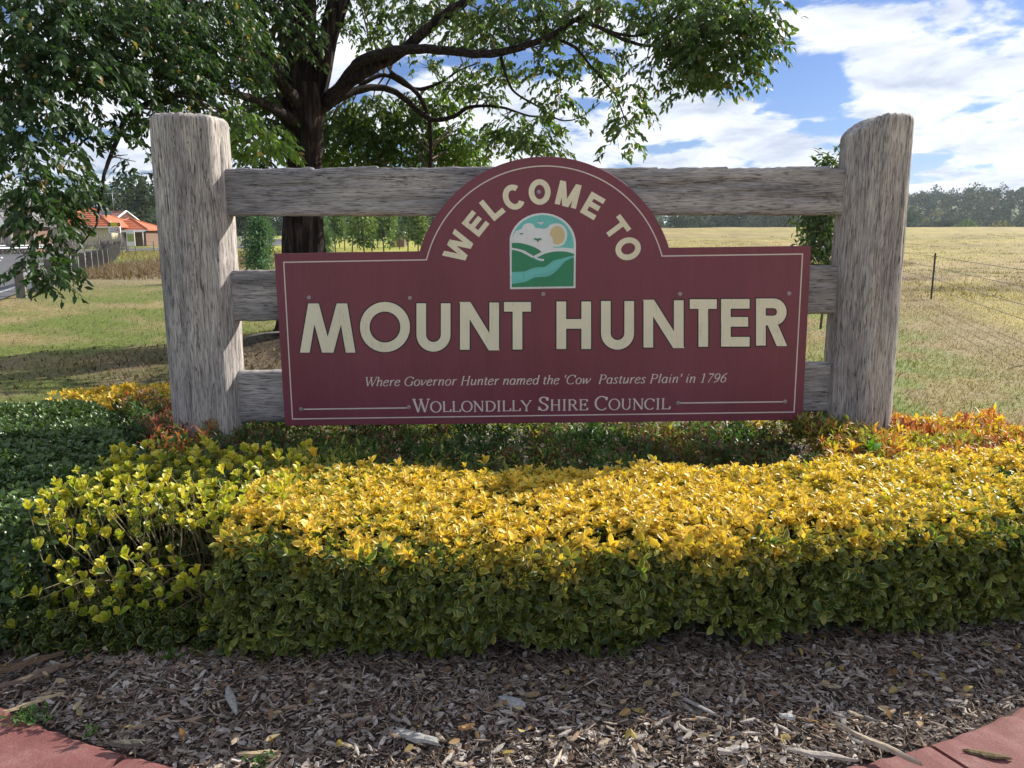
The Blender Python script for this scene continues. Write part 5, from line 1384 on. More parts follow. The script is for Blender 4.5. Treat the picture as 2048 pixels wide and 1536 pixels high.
# young plantation right of the trunk
PLT = 'young trees planted in a paddock right of the trunk'
cols = [(.12, .18, .08), (.16, .22, .10), (.15, .21, .14), (.17, .23, .08)]
for i, (px, d, h, w) in enumerate([(682, 62, 4.6, 2.4), (700, 74, 5.0, 2.6), (714, 66, 4.2, 2.2), (738, 56, 3.6, 2.4), (752, 70, 4.6, 2.8), (776, 60, 3.9, 2.6), (822, 64, 4.4, 1.9), (842, 58, 3.8, 1.6), (806, 80, 4.8, 2.6), (725, 84, 5.4, 3.0), (764, 88, 5.6, 3.0), (690, 90, 5.4, 3.0), (836, 92, 5.4, 3.0)]):
    bg_tree('young_tree', 'slim young tree with a thin bare stem in the planted paddock', gx(px, d), d, h, w, cols[i % 4], 850, .26, group=PLT, lobes=11, base_gap=.17, trunk_r=.055, bark='thin_trunk')
# farther trees on the left and centre skyline
SK = 'trees on the skyline behind the houses'
for i, (px, d, h, w) in enumerate([(190, 125, 8, 9), (222, 150, 11, 10), (250, 135, 9, 9), (282, 140, 11, 9), (300, 150, 13, 8), (318, 130, 9.5, 8), (150, 120, 8, 8), (60, 110, 8, 9), (20, 118, 7, 9), (105, 130, 9, 9),
                                   (350, 150, 12, 12), (400, 160, 12, 12), (455, 150, 9, 9), (480, 170, 13, 9), (500, 160, 8, 8), (525, 175, 11, 10), (560, 190, 12, 12), (600, 190, 11, 12), (650, 170, 9, 9), (700, 165, 8.5, 10), (750, 175, 9, 11), (800, 170, 8.5, 10), (850, 180, 9, 11), (900, 185, 8, 12), (960, 200, 8, 12)]):
    bg_tree('skyline_tree', 'tall dark tree on the skyline beyond the roadside houses' if px < 350 else 'dense tree in the belt beyond the planted paddock', gx(px, d), d, h, w, [(.04, .07, .035), (.06, .095, .04), (.055, .075, .05)][i % 3], 650, .75,
            group=SK if px < 350 else 'trees in the belt beyond the planted paddock', lobes=8, base_gap=.08, trunk_r=.2)
# treeline and hill on the right
def hill_z(x, y):
    r = np.hypot(x, y); a = x / np.maximum(y, 1)
    prof = np.interp(a, [-.9, -.62, -.5, -.2, .0, .2, .36, .44, .52, .58, .62, .70, .9], [26, 22, 12, 10, 10, 13, 17, 21, 27, 28.5, 27, 26, 24])
    return -3.5 + prof * sstep(430, 690, r) * (1 - .55 * sstep(760, 1200, r)) + 5 * (fbm(x * .012, y * .012, 3.) - .5) * sstep(430, 600, r)
th2 = np.radians(np.linspace(-48, 48, 220)); rd2 = np.linspace(400, 1300, 60)
T2, R2 = np.meshgrid(th2, rd2); HX, HY = np.sin(T2) * R2, np.cos(T2) * R2; HZ = hill_z(HX, HY)
idx = np.arange(HX.size).reshape(HX.shape); q = np.stack([idx[:-1, :-1], idx[:-1, 1:], idx[1:, 1:], idx[1:, :-1]], -1).reshape(-1, 4)[:, ::-1]
hc = np.array([.10, .12, .05])[None, None] * (.7 + .6 * fbm(HX * .02, HY * .02))[..., None]
tag(link('hills', np_mesh('hills', np.stack([HX, HY, HZ], -1).reshape(-1, 3), q.ravel(), np.arange(len(q)) * 4, M['ground'], {'ca': hc.reshape(-1, 3)})), kind='structure')
# woodland on the hill: one mass
nt = 2600
an_ = rng.uniform(-.80, .80, nt); r_ = rng.uniform(440, 760, nt); ok = (an_ > .30) | (rng.random(nt) < .45); an_, r_ = an_[ok], r_[ok]; nt = len(an_)
x_ = np.sin(np.arctan(an_)) * r_; y_ = np.cos(np.arctan(an_)) * r_; zt_ = hill_z(x_, y_); clear = (fbm(x_ * .012, y_ * .012, 6.) > .60) & (r_ > 560); keep = ~clear | (rng.random(nt) < .3)
x_, y_, zt_, r_ = x_[keep], y_[keep], zt_[keep], r_[keep]; nt = len(x_)
Ht = rng.uniform(6, 13, nt); nl = 110
k = np.repeat(np.arange(nt), nl); u = unit(rng.normal(size=(nt * nl, 3))) * (rng.random((nt * nl, 1)) ** .35)
lobe = rng.integers(0, 3, nt * nl); off = rng.normal(0, .28, (nt, 3, 3))[k, lobe]
Wt = Ht * rng.uniform(.45, .7, nt)
p = np.stack([x_[k] + (u[:, 0] * .38 + off[:, 0]) * Wt[k], y_[k] + (u[:, 1] * .38 + off[:, 1]) * Wt[k], zt_[k] + Ht[k] * (.60 + .32 * u[:, 2] + .14 * off[:, 2])], -1)
tone = rng.uniform(.6, 1.4, (nt, 1)); huec = np.where(rng.random((nt, 1)) < .12, np.array([[.10, .09, .035]]), np.array([[.028, .052, .025]])) * tone
ca = huec[k] * vari(len(k), .7, 1.3)
me = leaf_mesh('woodland', T_CARD, M['far_leaf'], p, u + rng.normal(0, .4, u.shape), rng.normal(0, .6, u.shape) + [0, 0, .7], 1.4 * rng.uniform(.6, 1.3, len(k)), ca, ca * 1.1)
tag(link('woodland', me), label='wooded hillside under the clouds on the right', cat='woodland', kind='stuff')
# nearer treeline at the far edge of the paddock
TLN = 'trees standing along the far edge of the paddock'
for i, (px, d, h, w) in enumerate([(1345, 330, 11, 20), (1380, 345, 13, 20), (1420, 350, 12, 22), (1465, 340, 14, 20), (1510, 350, 15, 22), (1560, 345, 14, 22), (1605, 350, 15, 22), (1655, 345, 15, 22), (1700, 355, 16, 20), (1740, 350, 16, 22), (1780, 360, 17, 22), (1825, 345, 15, 20), (1862, 350, 18, 20), (1905, 360, 17, 20), (1960, 350, 18, 22), (2010, 345, 17, 20), (2050, 350, 18, 22), (1885, 330, 13, 14), (2040, 330, 12, 14),
                                   (1290, 345, 10, 20), (1230, 350, 9, 20), (1170, 350, 9, 22), (1100, 350, 8, 22), (1030, 350, 8, 20)]):
    bg_tree('field_tree', 'dark green tree in the row along the far edge of the paddock', gx(px, d), d, h * (1.12 if px < 1560 else .95 if px < 1790 else .55), w * .9, [(.035, .06, .032), (.05, .08, .04), (.045, .065, .04)][i % 3], 1200, 1.1, group=TLN, lobes=9, base_gap=.0, trunk_r=.3, z0=-3.0)
bg_tree('field_tree', 'rounded yellowish brown tree among the dark ones right of the post', gx(1968, 320), 320, 8.5, 13, (.15, .14, .055), 800, 1.2, lobes=9, base_gap=.0, trunk_r=.3, z0=-3.0)
bg_tree('field_tree', 'bright green rounded tree right of the post below the hill', gx(1905, 325), 325, 9.5, 14, (.095, .15, .045), 800, 1.2, lobes=9, base_gap=.0, trunk_r=.3, z0=-3.0)
bg_tree('field_bush', 'pale green bush beside the red roofed farmhouse', gx(1443, 235), 235, 5.0, 9, (.16, .20, .085), 700, .7, lobes=8, base_gap=.0, trunk_r=.2, z0=-2.4, cat='bush')

# ------------------------------------------------------------------ buildings
M['cream_wall'] = plain('cream_render', (.55, .47, .31), .8, var=.06, scale=2)
M['orange_tile'] = plain('orange_tiles', (.46, .13, .05), .7, var=.15, scale=3)
M['red_roof'] = plain('faded_red_iron', (.25, .10, .08), .6, var=.2, scale=2)
M['white_paint'] = plain('white_paint', (.75, .75, .73), .5, var=.05)
M['glass'] = plain('dark_window_glass', (.03, .035, .045), .08, 0, var=.1, spec=.8)
M['solar'] = plain('solar_cells', (.03, .04, .08), .15, 0, var=.1, spec=.8)
M['brick'] = plain('brown_brick', (.19, .115, .08), .9, var=.25, scale=8)
M['grey_iron'] = plain('grey_iron_roof', (.34, .33, .31), .5, .2, var=.15, scale=2)
M['grey_wood'] = plain('grey_timber', (.16, .145, .13), .9, var=.3, scale=6)

def hip_house(name, label, cx, cy, rz, L_, D_, wall_h, roof_h, mw, mroof, gable=False, over=.45, tiles=0, z0=None):
    z0 = float(terrain(cx, cy)) if z0 is None else z0
    e_ = tag(empty(name, (cx, cy, z0), rz), label, 'house'); R = Matrix.Rotation(rz, 4, 'Z'); T = Matrix.Translation((cx, cy, z0)) @ R
    def mk(nm, verts, faces, mat):
        b = MB(); b.add([T @ Vector(q) for q in verts], faces); return b.build(nm, M[mat], e_)
    a, d = L_ / 2, D_ / 2
    if gable: mk('wall', [(-a, -d, 0), (a, -d, 0), (a, d, 0), (-a, d, 0), (-a, -d, wall_h), (a, -d, wall_h), (a, d, wall_h), (-a, d, wall_h), (-a, 0, wall_h + roof_h * .97), (a, 0, wall_h + roof_h * .97)],
                 [(0, 1, 5, 4), (1, 2, 6, 9, 5), (2, 3, 7, 6), (3, 0, 4, 8, 7)], mw)
    else: mk('wall', [(-a, -d, 0), (a, -d, 0), (a, d, 0), (-a, d, 0), (-a, -d, wall_h), (a, -d, wall_h), (a, d, wall_h), (-a, d, wall_h)], [(0, 1, 5, 4), (1, 2, 6, 5), (2, 3, 7, 6), (3, 0, 4, 7)], mw)
    A, D = a + over, d + over; rr_ = (A - D * .9) if not gable else A; t = .12
    top = [(-A, -D, wall_h), (A, -D, wall_h), (A, D, wall_h), (-A, D, wall_h), (-rr_, 0, wall_h + roof_h), (rr_, 0, wall_h + roof_h)]
    vs = top + [(x, y, z - t) for x, y, z in top]
    rf = mk('roof', vs, [(0, 1, 5, 4), (2, 3, 4, 5), (1, 2, 5), (3, 0, 4), (6, 10, 11, 7), (8, 11, 10, 9), (7, 11, 8), (9, 10, 6), (0, 6, 7, 1), (1, 7, 8, 2), (2, 8, 9, 3), (3, 9, 6, 0)], mroof)
    b = MB()
    b.tube([T @ Vector((-rr_, 0, wall_h + roof_h + .03)), T @ Vector((rr_, 0, wall_h + roof_h + .03))], .10, 6)
    if not gable:
        for sx in (-1, 1):
            for sy in (-1, 1): b.tube([T @ Vector((sx * rr_, 0, wall_h + roof_h + .03)), T @ Vector((sx * A, sy * D, wall_h + .03))], .09, 6)
    b.build('ridge_capping', M[mroof], rf)
    if tiles:                                   # courses of tiles as real steps
        b = MB()
        for side in (-1, 1):
            for k in range(tiles):
                f = (k + .5) / tiles; x0 = A + (rr_ - A) * f; y0 = D * (1 - f) * side; z = wall_h + roof_h * f
                b.tube([T @ Vector((-x0, y0, z + .02)), T @ Vector((x0, y0, z + .02))], .035, 4)
        b.build('tile_courses', M[mroof], rf)
    b = MB(); 
    b.add([T @ Vector(q) for q in [(-A, -D - .06, wall_h - .16), (A, -D - .06, wall_h - .16), (A, -D - .06, wall_h - .02), (-A, -D - .06, wall_h - .02), (-A, -D, wall_h - .16), (A, -D, wall_h - .16), (A, -D, wall_h - .02), (-A, -D, wall_h - .02)]],
          [(0, 1, 2, 3), (3, 2, 6, 7), (1, 0, 4, 5)]); b.build('gutter', M['white_paint'], e_)
    return e_, T
def window(e_, T, x, z, w, h, d, mull=1, frame='white_paint'):
    b = MB()
    for (cx, cz, sx, sz) in [(x, z + h / 2, w + .1, .07), (x, z - h / 2, w + .1, .07), (x - w / 2, z, .07, h), (x + w / 2, z, .07, h)] + [(x - w / 2 + w * (i + 1) / (mull + 1), z, .05, h) for i in range(mull)]:
        b.box((0, 0, 0), (sx, .10, sz)); n_ = len(b.v) - 8
        for i in range(n_, n_ + 8): v_ = b.v[i]; b.v[i] = tuple(T @ Vector((v_[0] + cx, v_[1] - d - .03, v_[2] + cz)))
    f = b.build('window', M[frame], e_)
    b = MB(); b.add([T @ Vector(q) for q in [(x - w / 2, -d - .02, z - h / 2), (x + w / 2, -d - .02, z - h / 2), (x + w / 2, -d - .02, z + h / 2), (x - w / 2, -d - .02, z + h / 2)]], [(0, 1, 2, 3)]); b.build('pane', M['glass'], f)
hx, hy = gx(215, 100), 100
e_, T = hip_house('tiled_house', 'cream house with an orange tiled roof and a solar panel, far left', hx, hy, math.radians(4), 7.6, 8.0, 2.35, 2.15, 'cream_wall', 'orange_tile', tiles=9)
window(e_, T, -.1, 1.35, 1.35, .75, 4.0); window(e_, T, -2.9, 1.35, .35, .75, 4.0, 0)
b = MB(); b.add([T @ Vector(q) for q in [(1.2, -1.45, 3.72), (3.0, -1.45, 3.72), (2.8, -.6, 4.18), (1.4, -.6, 4.18)]], [(0, 1, 2, 3)]); b.build('solar_panel', M['solar'], e_)
e_, T = hip_house('tiled_extension', 'low orange tiled wing with a pale awning beside the cream house', gx(290, 103), 103, math.radians(4), 5.6, 6.0, 2.0, 1.35, 'brick', 'orange_tile', tiles=6)
b = MB(); b.add([T @ Vector(q) for q in [(-3.4, -4.6, 1.75), (3.2, -4.6, 1.75), (3.2, -3.0, 2.0), (-3.4, -3.0, 2.0), (-3.4, -4.6, 1.65), (3.2, -4.6, 1.65)]], [(0, 1, 2, 3), (4, 5, 1, 0)]); b.build('awning', M['grey_iron'], e_)
for xx in (-3.2, 0, 3.0):
    b = MB(); b.tube([T @ Vector((xx, -4.5, 0)), T @ Vector((xx, -4.5, 1.7))], .05, 6); b.build('post', M['white_paint'], e_)
e_, T = hip_house('gabled_house', 'red iron roofed house with a white gable behind the orange roof', gx(232, 120), 120, math.radians(-6), 7.5, 8.5, 2.7, 1.9, 'cream_wall', 'red_roof', gable=True, over=.3)
b = MB()
for sy in (-1, 1): b.tube([T @ Vector((4.1, sy * 4.6, 2.75)), T @ Vector((4.1, 0, 4.72))], .14, 4)
b.build('barge_board', M['white_paint'], e_)
# aerial on the gable
ax_, ay_ = gx(259, 117), 117; e_ = tag(empty('tv_aerial', (ax_, ay_, 4.4)), 'thin television aerial standing on the red roof', 'aerial')
b = MB(); b.tube([(ax_, ay_, 4.2), (ax_, ay_, 7.4)], .035, 5); b.build('mast', M['metal'], e_)
b = MB(); b.tube([(ax_ - .6, ay_, 7.1), (ax_ + .6, ay_, 7.2)], .025, 4)
for k in range(6): b.tube([(ax_ - .55 + k * .21, ay_ - .3, 7.11 + k * .015), (ax_ - .55 + k * .21, ay_ + .3, 7.11 + k * .015)], .015, 4)
b.build('elements', M['metal'], e_)
e_, T = hip_house('old_shed', 'low brown shed with a pale roof behind the bare tree, far left', gx(42, 66), 66, math.radians(8), 5.2, 5, 2.2, 1.1, 'brick', 'grey_iron', gable=True)
window(e_, T, .5, 1.2, .9, .7, 2.5)
e_, T = hip_house('brick_shed', 'small brick shed with a flat pale roof among the young trees', gx(803, 88), 88, 0, 1.6, 1.6, 1.45, .12, 'brick', 'grey_iron', over=.15, z0=float(terrain(gx(803, 88), 88)) + .1)
e_, T = hip_house('farmhouse', 'distant farmhouse with a reddish roof over the crest of the paddock', gx(1405, 250), 250, .3, 9, 7, 3.2, 2.4, 'cream_wall', 'red_roof', z0=-2.6)
e_, T = hip_house('farm_shed', 'long low farm shed with a white roof right of the right post', gx(1956, 215), 215, .1, 11.5, 7, 2.6, .9, 'grey_iron', 'white_paint', gable=True, z0=-1.0)
e_, T = hip_house('farm_shed', 'grey roofed farm building just right of the right post', gx(1846, 225), 225, .1, 9, 7, 2.5, 1.2, 'brick', 'grey_iron', z0=-1.2)

# ------------------------------------------------------------------ road furniture
def guard_rail(label, pts, beam_h, post_w, side, group=None, pm='grey_wood'):
    e_ = tag(empty('guard_rail', (pts[0][0], pts[0][1], 0)), label, 'guard rail')
    P_ = [Vector((x, y, float(terrain(x, y)))) for x, y in pts]; tot = [0]
    for a_, c_ in zip(P_[:-1], P_[1:]): tot.append(tot[-1] + (c_ - a_).length)
    def at(s):
        for i in range(len(P_) - 1):
            if s <= tot[i + 1] or i == len(P_) - 2: return P_[i].lerp(P_[i + 1], (s - tot[i]) / (tot[i + 1] - tot[i])), (P_[i + 1] - P_[i]).normalized()
    n = int(tot[-1] / 2.0)
    for i in range(n + 1):
        p_, t_ = at(min(i * 2.0 + .2, tot[-1])); nn2 = Vector((t_.y, -t_.x, 0)) * side
        rot = Matrix.Rotation(math.atan2(t_.y, t_.x), 3, 'Z'); b = MB()
        b.box(p_ + Vector((0, 0, beam_h / 2 + .02)), (post_w, post_w * 1.3, beam_h + .10), rot=rot); b.build('post', M[pm], e_)
    prof = [(.0, -.155), (.035, -.12), (.075, -.09), (.035, -.04), (0, 0), (.035, .04), (.075, .09), (.035, .12), (0, .155)]
    b = MB(); vs = []; m_ = 40
    for i in range(m_ + 1):
        p_, t_ = at(tot[-1] * i / m_); nn2 = Vector((t_.y, -t_.x, 0)) * side
        for o_, z in prof: vs.append(p_ + nn2 * (o_ + post_w * .75) + Vector((0, 0, beam_h - .12 + z)))
    k = len(prof); b.add(vs, [(i * k + j, i * k + j + 1, (i + 1) * k + j + 1, (i + 1) * k + j) for i in range(m_) for j in range(k - 1)], 0, True)
    b.build('beam', M['metal'], e_)
    return e_
guard_rail('guard rail seen from behind on dark posts along the near side of the road', [(gx(60, 20), 20), (gx(135, 25), 25), (gx(182, 30.5), 30.5), (gx(236, 39), 39), (gx(262, 60), 60)], .78, .16, -1)
guard_rail('silver guard rail on the far side of the road, ending left of the cream house', [(gx(-330, 44), 44), (gx(-100, 50), 50), (gx(132, 57), 57)], .78, .14, 1)

# school zone sign
sx_, sy_ = gx(257, 60), 60
e_ = tag(empty('speed_sign', (sx_, sy_, 0)), 'school zone 40 sign with a yellow panel and two lamps on twin posts', 'road sign')
zc = lambda py: P(257, py, 60)[1]
for dx in (-.28, .40):
    b = MB(); b.tube([(sx_ + dx, sy_ + .05, 0), (sx_ + dx, sy_ + .05, zc(441))], .035, 6); b.build('post', M['metal'], e_)
M['sign_yellow'] = plain('school_yellow', (.55, .52, .02), .5, var=.05); M['sign_red'] = plain('sign_red', (.45, .03, .03), .5, var=.05); M['ad_green'] = plain('ad_green', (.30, .36, .10), .5, var=.15)
b = MB(); b.box((sx_, sy_, (zc(445) + zc(453)) / 2), (.52, .03, zc(445) - zc(453))); b.build('yellow_panel', M['sign_yellow'], e_)
for dx in (-.36, .36):
    b = MB(); b.box((sx_ + dx, sy_ - .01, (zc(445) + zc(453)) / 2), (.18, .05, .26)); lp = b.build('lamp_housing', M['dark_metal'], e_)
    b = MB(); b.tube([(sx_ + dx, sy_ - .04, zc(449)), (sx_ + dx, sy_ - .06, zc(449))], .055, 10); b.build('lamp', plain('amber_lens', (.45, .25, .03), .3), lp)
b = MB(); b.box((sx_, sy_, (zc(453.5) + zc(466)) / 2), (.86, .03, zc(453.5) - zc(466))); wp = b.build('white_panel', M['white_paint'], e_)
cxs, czs = sx_ + .19, (zc(453.5) + zc(466)) / 2
def flat_ribbon(pts, w, y, closed=False):
    b = MB(); n = len(pts); pts = [np.array(q) for q in pts]; vs = []
    for i in range(n):
        t = (pts[(i + 1) % n] - pts[i - 1]) if closed else (pts[min(i + 1, n - 1)] - pts[max(i - 1, 0)]); t = t / np.linalg.norm(t); nn2 = np.array([-t[1], t[0]]) * w / 2
        vs += [(pts[i][0] + nn2[0], y, pts[i][1] + nn2[1]), (pts[i][0] - nn2[0], y, pts[i][1] - nn2[1])]
    b.add(vs, [(2 * i, 2 * i + 1, (2 * ((i + 1) % n)) + 1, 2 * ((i + 1) % n)) for i in range(n if closed else n - 1)]); return b
rb = flat_ribbon([(cxs + .18 * math.cos(a), czs + .18 * math.sin(a)) for a in np.linspace(0, 6.283, 25)[:-1]], .045, sy_ - .021, True); rb.build('red_ring', M['sign_red'], wp)
for pts in ([(-.03, -.09), (-.03, .09), (-.11, -.03), (.0, -.03)], [(.03, -.07), (.03, .07), (.06, .09), (.09, .07), (.09, -.07), (.06, -.09), (.03, -.07)]):
    flat_ribbon([(cxs + a * .95, czs + c * .95) for a, c in pts], .03, sy_ - .024).build('number_stroke', M['outline'], wp)
for k, ww in enumerate((.30, .24, .30)):
    b = MB(); b.box((sx_ - .2, sy_ - .018, czs + .12 - k * .12), (ww, .008, .035)); b.build('text_bar', M['outline'], wp)
# notice board by the fence
nx_, ny_ = gx(287, 62), 62
e_ = tag(empty('notice_board', (nx_, ny_, 0)), 'upright white and green notice board in the long grass near the guard rail', 'notice board')
zt_, zb_ = P(287, 461, 62)[1], P(287, 492, 62)[1]
b = MB(); b.box((nx_, ny_, (zt_ + zb_) / 2), (.62, .05, zt_ - zb_)); b.build('panel', M['white_paint'], e_)
b = MB(); b.box((nx_, ny_ - .032, (zt_ + zb_) / 2 + .05), (.50, .01, (zt_ - zb_) * .5)); b.build('poster', M['ad_green'], e_)
for dx in (-.27, .27):
    b = MB(); b.box((nx_ + dx, ny_ + .05, (zt_ - .1) / 2), (.05, .05, zt_ - .1)); b.build('post', M['grey_wood'], e_)
# power poles
def pole(label, px, d, h, arm=1.6):
    x_p = gx(px, d); z0 = float(terrain(x_p, d)); e_ = tag(empty('power_pole', (x_p, d, z0)), label, 'power pole')
    b = MB(); b.tube([(x_p, d, z0), (x_p, d, z0 + h)], [.15, .10], 10); b.build('pole', M['pale_bark'], e_)
    b = MB(); b.box((x_p, d, z0 + h - .5), (arm, .10, .12)); ca_ = b.build('cross_arm', M['grey_wood'], e_)
    for dx in (-.7, -.25, .25, .7):
        b = MB(); b.tube([(x_p + dx * arm / 1.6, d, z0 + h - .44), (x_p + dx * arm / 1.6, d, z0 + h - .26)], [.03, .045], 6); b.build('insulator', M['white_paint'], ca_)
    return (x_p, d, z0 + h - .25)
pa = pole('weathered power pole behind the hanging foliage, far left', 97, 46, 6.1)
pb = pole('distant power pole beyond the far road', 490, 150, 8.0)
b = MB()
for dx in (-.6, .6):
    s0, s1 = Vector((pa[0] + dx, pa[1], pa[2])), Vector((gx(-600, 34), 34, pa[2] + .5))
    b.tube([s0.lerp(s1, t) - Vector((0, 0, 1.0 * 4 * t * (1 - t) * .6)) for t in np.linspace(0, 1, 12)], .012, 4)
tag(b.build('power_lines', M['dark_metal']), 'pair of overhead wires sagging from the far left power pole', 'wires')
# bare white barked tree, far left
wx_, wy_ = gx(22, 50), 50
e_ = tag(empty('bare_tree', (wx_, wy_, 0)), 'leafless tree with pale peeling bark at the far left edge', 'tree')
def wp_(px, py): q_ = P(px, py, 50); return Vector((q_[0], 50, q_[1]))
b = MB(); b.tube([wp_(18, 492), wp_(19, 470), wp_(24, 445), wp_(40, 430), wp_(52, 422)], [.20, .17, .15, .10, .04], 8)
b.tube([wp_(18, 470), wp_(10, 440), wp_(-4, 425)], [.14, .10, .05], 7); b.tube([wp_(24, 446), wp_(20, 420), wp_(26, 400)], [.09, .05, .02], 6); b.tube([wp_(10, 440), wp_(12, 415), wp_(4, 398)], [.07, .04, .015], 6)
b.build('trunk', M['pale_bark'], e_)
b = MB()
for k in range(46):
    s0 = random.choice([wp_(40, 430), wp_(52, 422), wp_(20, 420), wp_(26, 402), wp_(12, 415), wp_(4, 400), wp_(-4, 425), wp_(24, 440)]); d_ = Vector((random.gauss(0, .8), random.gauss(0, .5), random.uniform(.1, 1)))
    b.tube([s0, s0 + d_ * .5, s0 + d_ * 1.1 + Vector((random.gauss(0, .2), 0, .1))], [.025, .015, .005], 4, cap=False)
b.build('branches', M['pale_bark'], e_)['kind'] = 'stuff'
# leafless scrub in front of the house
for lab, px, d, hh_, ww_ in (('tangle of bare grey brushwood left of the cream house', 140, 70, 2.9, 3.6), ('low bare brushwood in front of the cream house', 225, 82, 1.2, 6.0), ('bare twiggy bush near the notice board', 250, 74, 1.7, 2.4), ('brown scrub behind the far guard rail', 40, 60, 1.4, 5.)):
    x0 = gx(px, d); e_ = tag(empty('bare_bush', (x0, d, 0)), lab, 'bush'); b = MB()
    for k in range(150):
        a0 = x0 + random.uniform(-.5, .5) * ww_; c0 = d + random.uniform(-.5, .5); dx = random.gauss(0, .35)
        b.tube([(a0, c0, 0), (a0 + dx * .5, c0, hh_ * random.uniform(.3, .5)), (a0 + dx, c0 + random.gauss(0, .2), hh_ * random.uniform(.55, 1))], [.028, .02, .008], 3, cap=False)
    b.build('twigs', M['grey_wood'], e_)['kind'] = 'stuff'
# picket-and-wire yard fence before the houses
def wire_fence(label, pts, h, spacing, wires, rpost, mat, rw=.006, droop=0.0):
    e_ = tag(empty('wire_fence', (pts[0][0], pts[0][1], 0)), label, 'fence'); A_, B_ = Vector((*pts[0], 0)), Vector((*pts[1], 0)); n = max(1, int((B_ - A_).length / spacing))
    for i in range(n + 1):
        p_ = A_.lerp(B_, i / n); z = float(terrain(p_.x, p_.y)); b = MB()
        if mat == 'dark_metal':
            d_ = .016; vs = [(p_.x + a_ * 1.5, p_.y + c_, zz__) for zz__ in (z - .1, z + h) for a_, c_ in ((0, -d_), (.004, -.003), (d_, .010), (.010, .014), (0, .003), (-.010, .014), (-d_, .010), (-.004, -.003))]
            b.add(vs, [(k, (k + 1) % 8, 8 + (k + 1) % 8, 8 + k) for k in range(8)] + [tuple(range(8, 16))])
        else: b.tube([(p_.x, p_.y, z - .1), (p_.x + random.gauss(0, .02), p_.y, z + h)], rpost, 6)
        b.build('picket', M[mat], e_)
    for wz in wires:
        b = MB(); pp = []
        for i in range(n * 4 + 1):
            p_ = A_.lerp(B_, i / (n * 4)); pp.append((p_.x, p_.y - .016, float(terrain(p_.x, p_.y)) + wz - droop * math.sin(math.pi * (i % 4) / 4)))
        b.tube(pp, rw, 4); b.build('wire', M['old_wire'], e_)
wire_fence('post and wire fence in front of the cream house', ((gx(120, 66), 66), (gx(330, 66), 66)), .95, 2.2, (.3, .6, .9), .045, 'grey_wood', .008)
fdx, fdy = .30, .955
wire_fence('wire fence on black steel star pickets between verge and paddock', ((FX0 - fdx * 9.6, FY0 - fdy * 9.6), (FX0 + fdx * 28.8, FY0 + fdy * 28.8)), 1.12, 9.6, (.28, .50, .78, 1.04), .02, 'dark_metal', .006, .03)
# white rail fence and mailboxes by the far road
x0 = gx(485, 118); e_ = tag(empty('white_rail_fence', (x0, 118, 0)), 'low white rail fence beside the far road, seen under the top rail', 'fence')
for k in range(6):
    b = MB(); b.box((gx(460, 118) + k * .75, 118, .55), (.12, .12, 1.1)); b.build('post', M['white_paint'], e_)
for z in (.45, .9):
    b = MB(); b.box((gx(460, 118) + 1.9, 117.9, z), (3.9, .05, .12)); b.build('rail', M['white_paint'], e_)
for lab, px in (('left of two white cabinets by the far road', 476), ('right of two white cabinets by the far road', 486)):
    x0 = gx(px, 112); e_ = tag(empty('service_cabinet', (x0, 112, 0)), lab, 'cabinet'); b = MB(); b.box((x0, 112, .60), (.62, .5, 1.1)); b.build('body', M['white_paint'], e_); b = MB(); b.box((x0, 112, 1.20), (.72, .6, .09)); b.build('lid', M['grey_iron'], e_)

# ------------------------------------------------------------------ grass
T_BLADE = Template([0.0, .5], [.045, .035], .35, .2)
def grass(name, n, fx, hmin, hmax, gen, colf=None, wid=1.0, mean=.5):
    x, y = gen(n); keep = rho(x, y) > np.where(y < 5.3, 1.10, .97)
    keep &= (road_dist(x, y, ROAD_A) > 4.4) & (road_dist(x, y, ROAD_B) > 3.7)
    x, y = x[keep], y[keep]; n = len(x)
    c = ground_colour(x, y) if colf is None else colf(x, y)
    dens = fbm(x * 1.1, y * 1.1, 4.4)
    h = (hmin + (hmax - hmin) * rng.random(n) ** 1.5) * (.6 + .8 * dens)
    e = np.exp(-(((x + 2.7) / 2.1) ** 2 + ((y - 9.9) / 1.9) ** 2)); k = rng.random(n) > e * .55; x, y, c, h = x[k], y[k], c[k], h[k]; n = len(x)
    ax = np.stack([rng.normal(0, .55, n), rng.normal(0, .55, n), np.ones(n)], -1); nm = rng.normal(0, 1, (n, 3)) * [1, 1, .2]
    ca = c * rng.uniform(.65, 1.35, (n, 1)); dry = rng.random(n) < (.22 if colf is None else 0); ca[dry] = np.array([.34, .28, .15]) * vari(dry.sum())
    me = leaf_mesh(name, T_BLADE, M['grass_blade'], np.stack([x, y, terrain(x, y) - .004], -1), ax, nm, h, ca, ca, np.full(n, wid) * rng.uniform(.7, 1.4, n) * (.05 / np.maximum(h, .02)) ** .3)
    return tag(link(name, me), kind='stuff')
def polar_gen(a0, a1, r0, r1, pw=.9):
    def g_(n):
        a_ = rng.uniform(a0, a1, n); u = rng.random(n); r = (r0 ** pw + (r1 ** pw - r0 ** pw) * u) ** (1 / pw)
        return np.tan(a_) * r, r
    return g_
grass('grass', 60000, 1, .02, .06, polar_gen(math.radians(-36), math.radians(2), 6.5, 26), wid=1.6)
grass('grass', 80000, 1, .02, .06, polar_gen(math.radians(14), math.radians(36), 4.8, 26), wid=1.6)
grass('paddock_grass', 42000, 1, .04, .11, polar_gen(math.radians(8), math.radians(36), 19, 75), wid=2.2)
grass('long_dry_grass', 12000, 1, .15, .42, lambda n: (rng.normal(gx(275, 34), 1.9, n), rng.uniform(28, 48, n)), colf=lambda x, y: np.repeat(np.array([[.20, .145, .10]]), len(x), 0), wid=2.2)
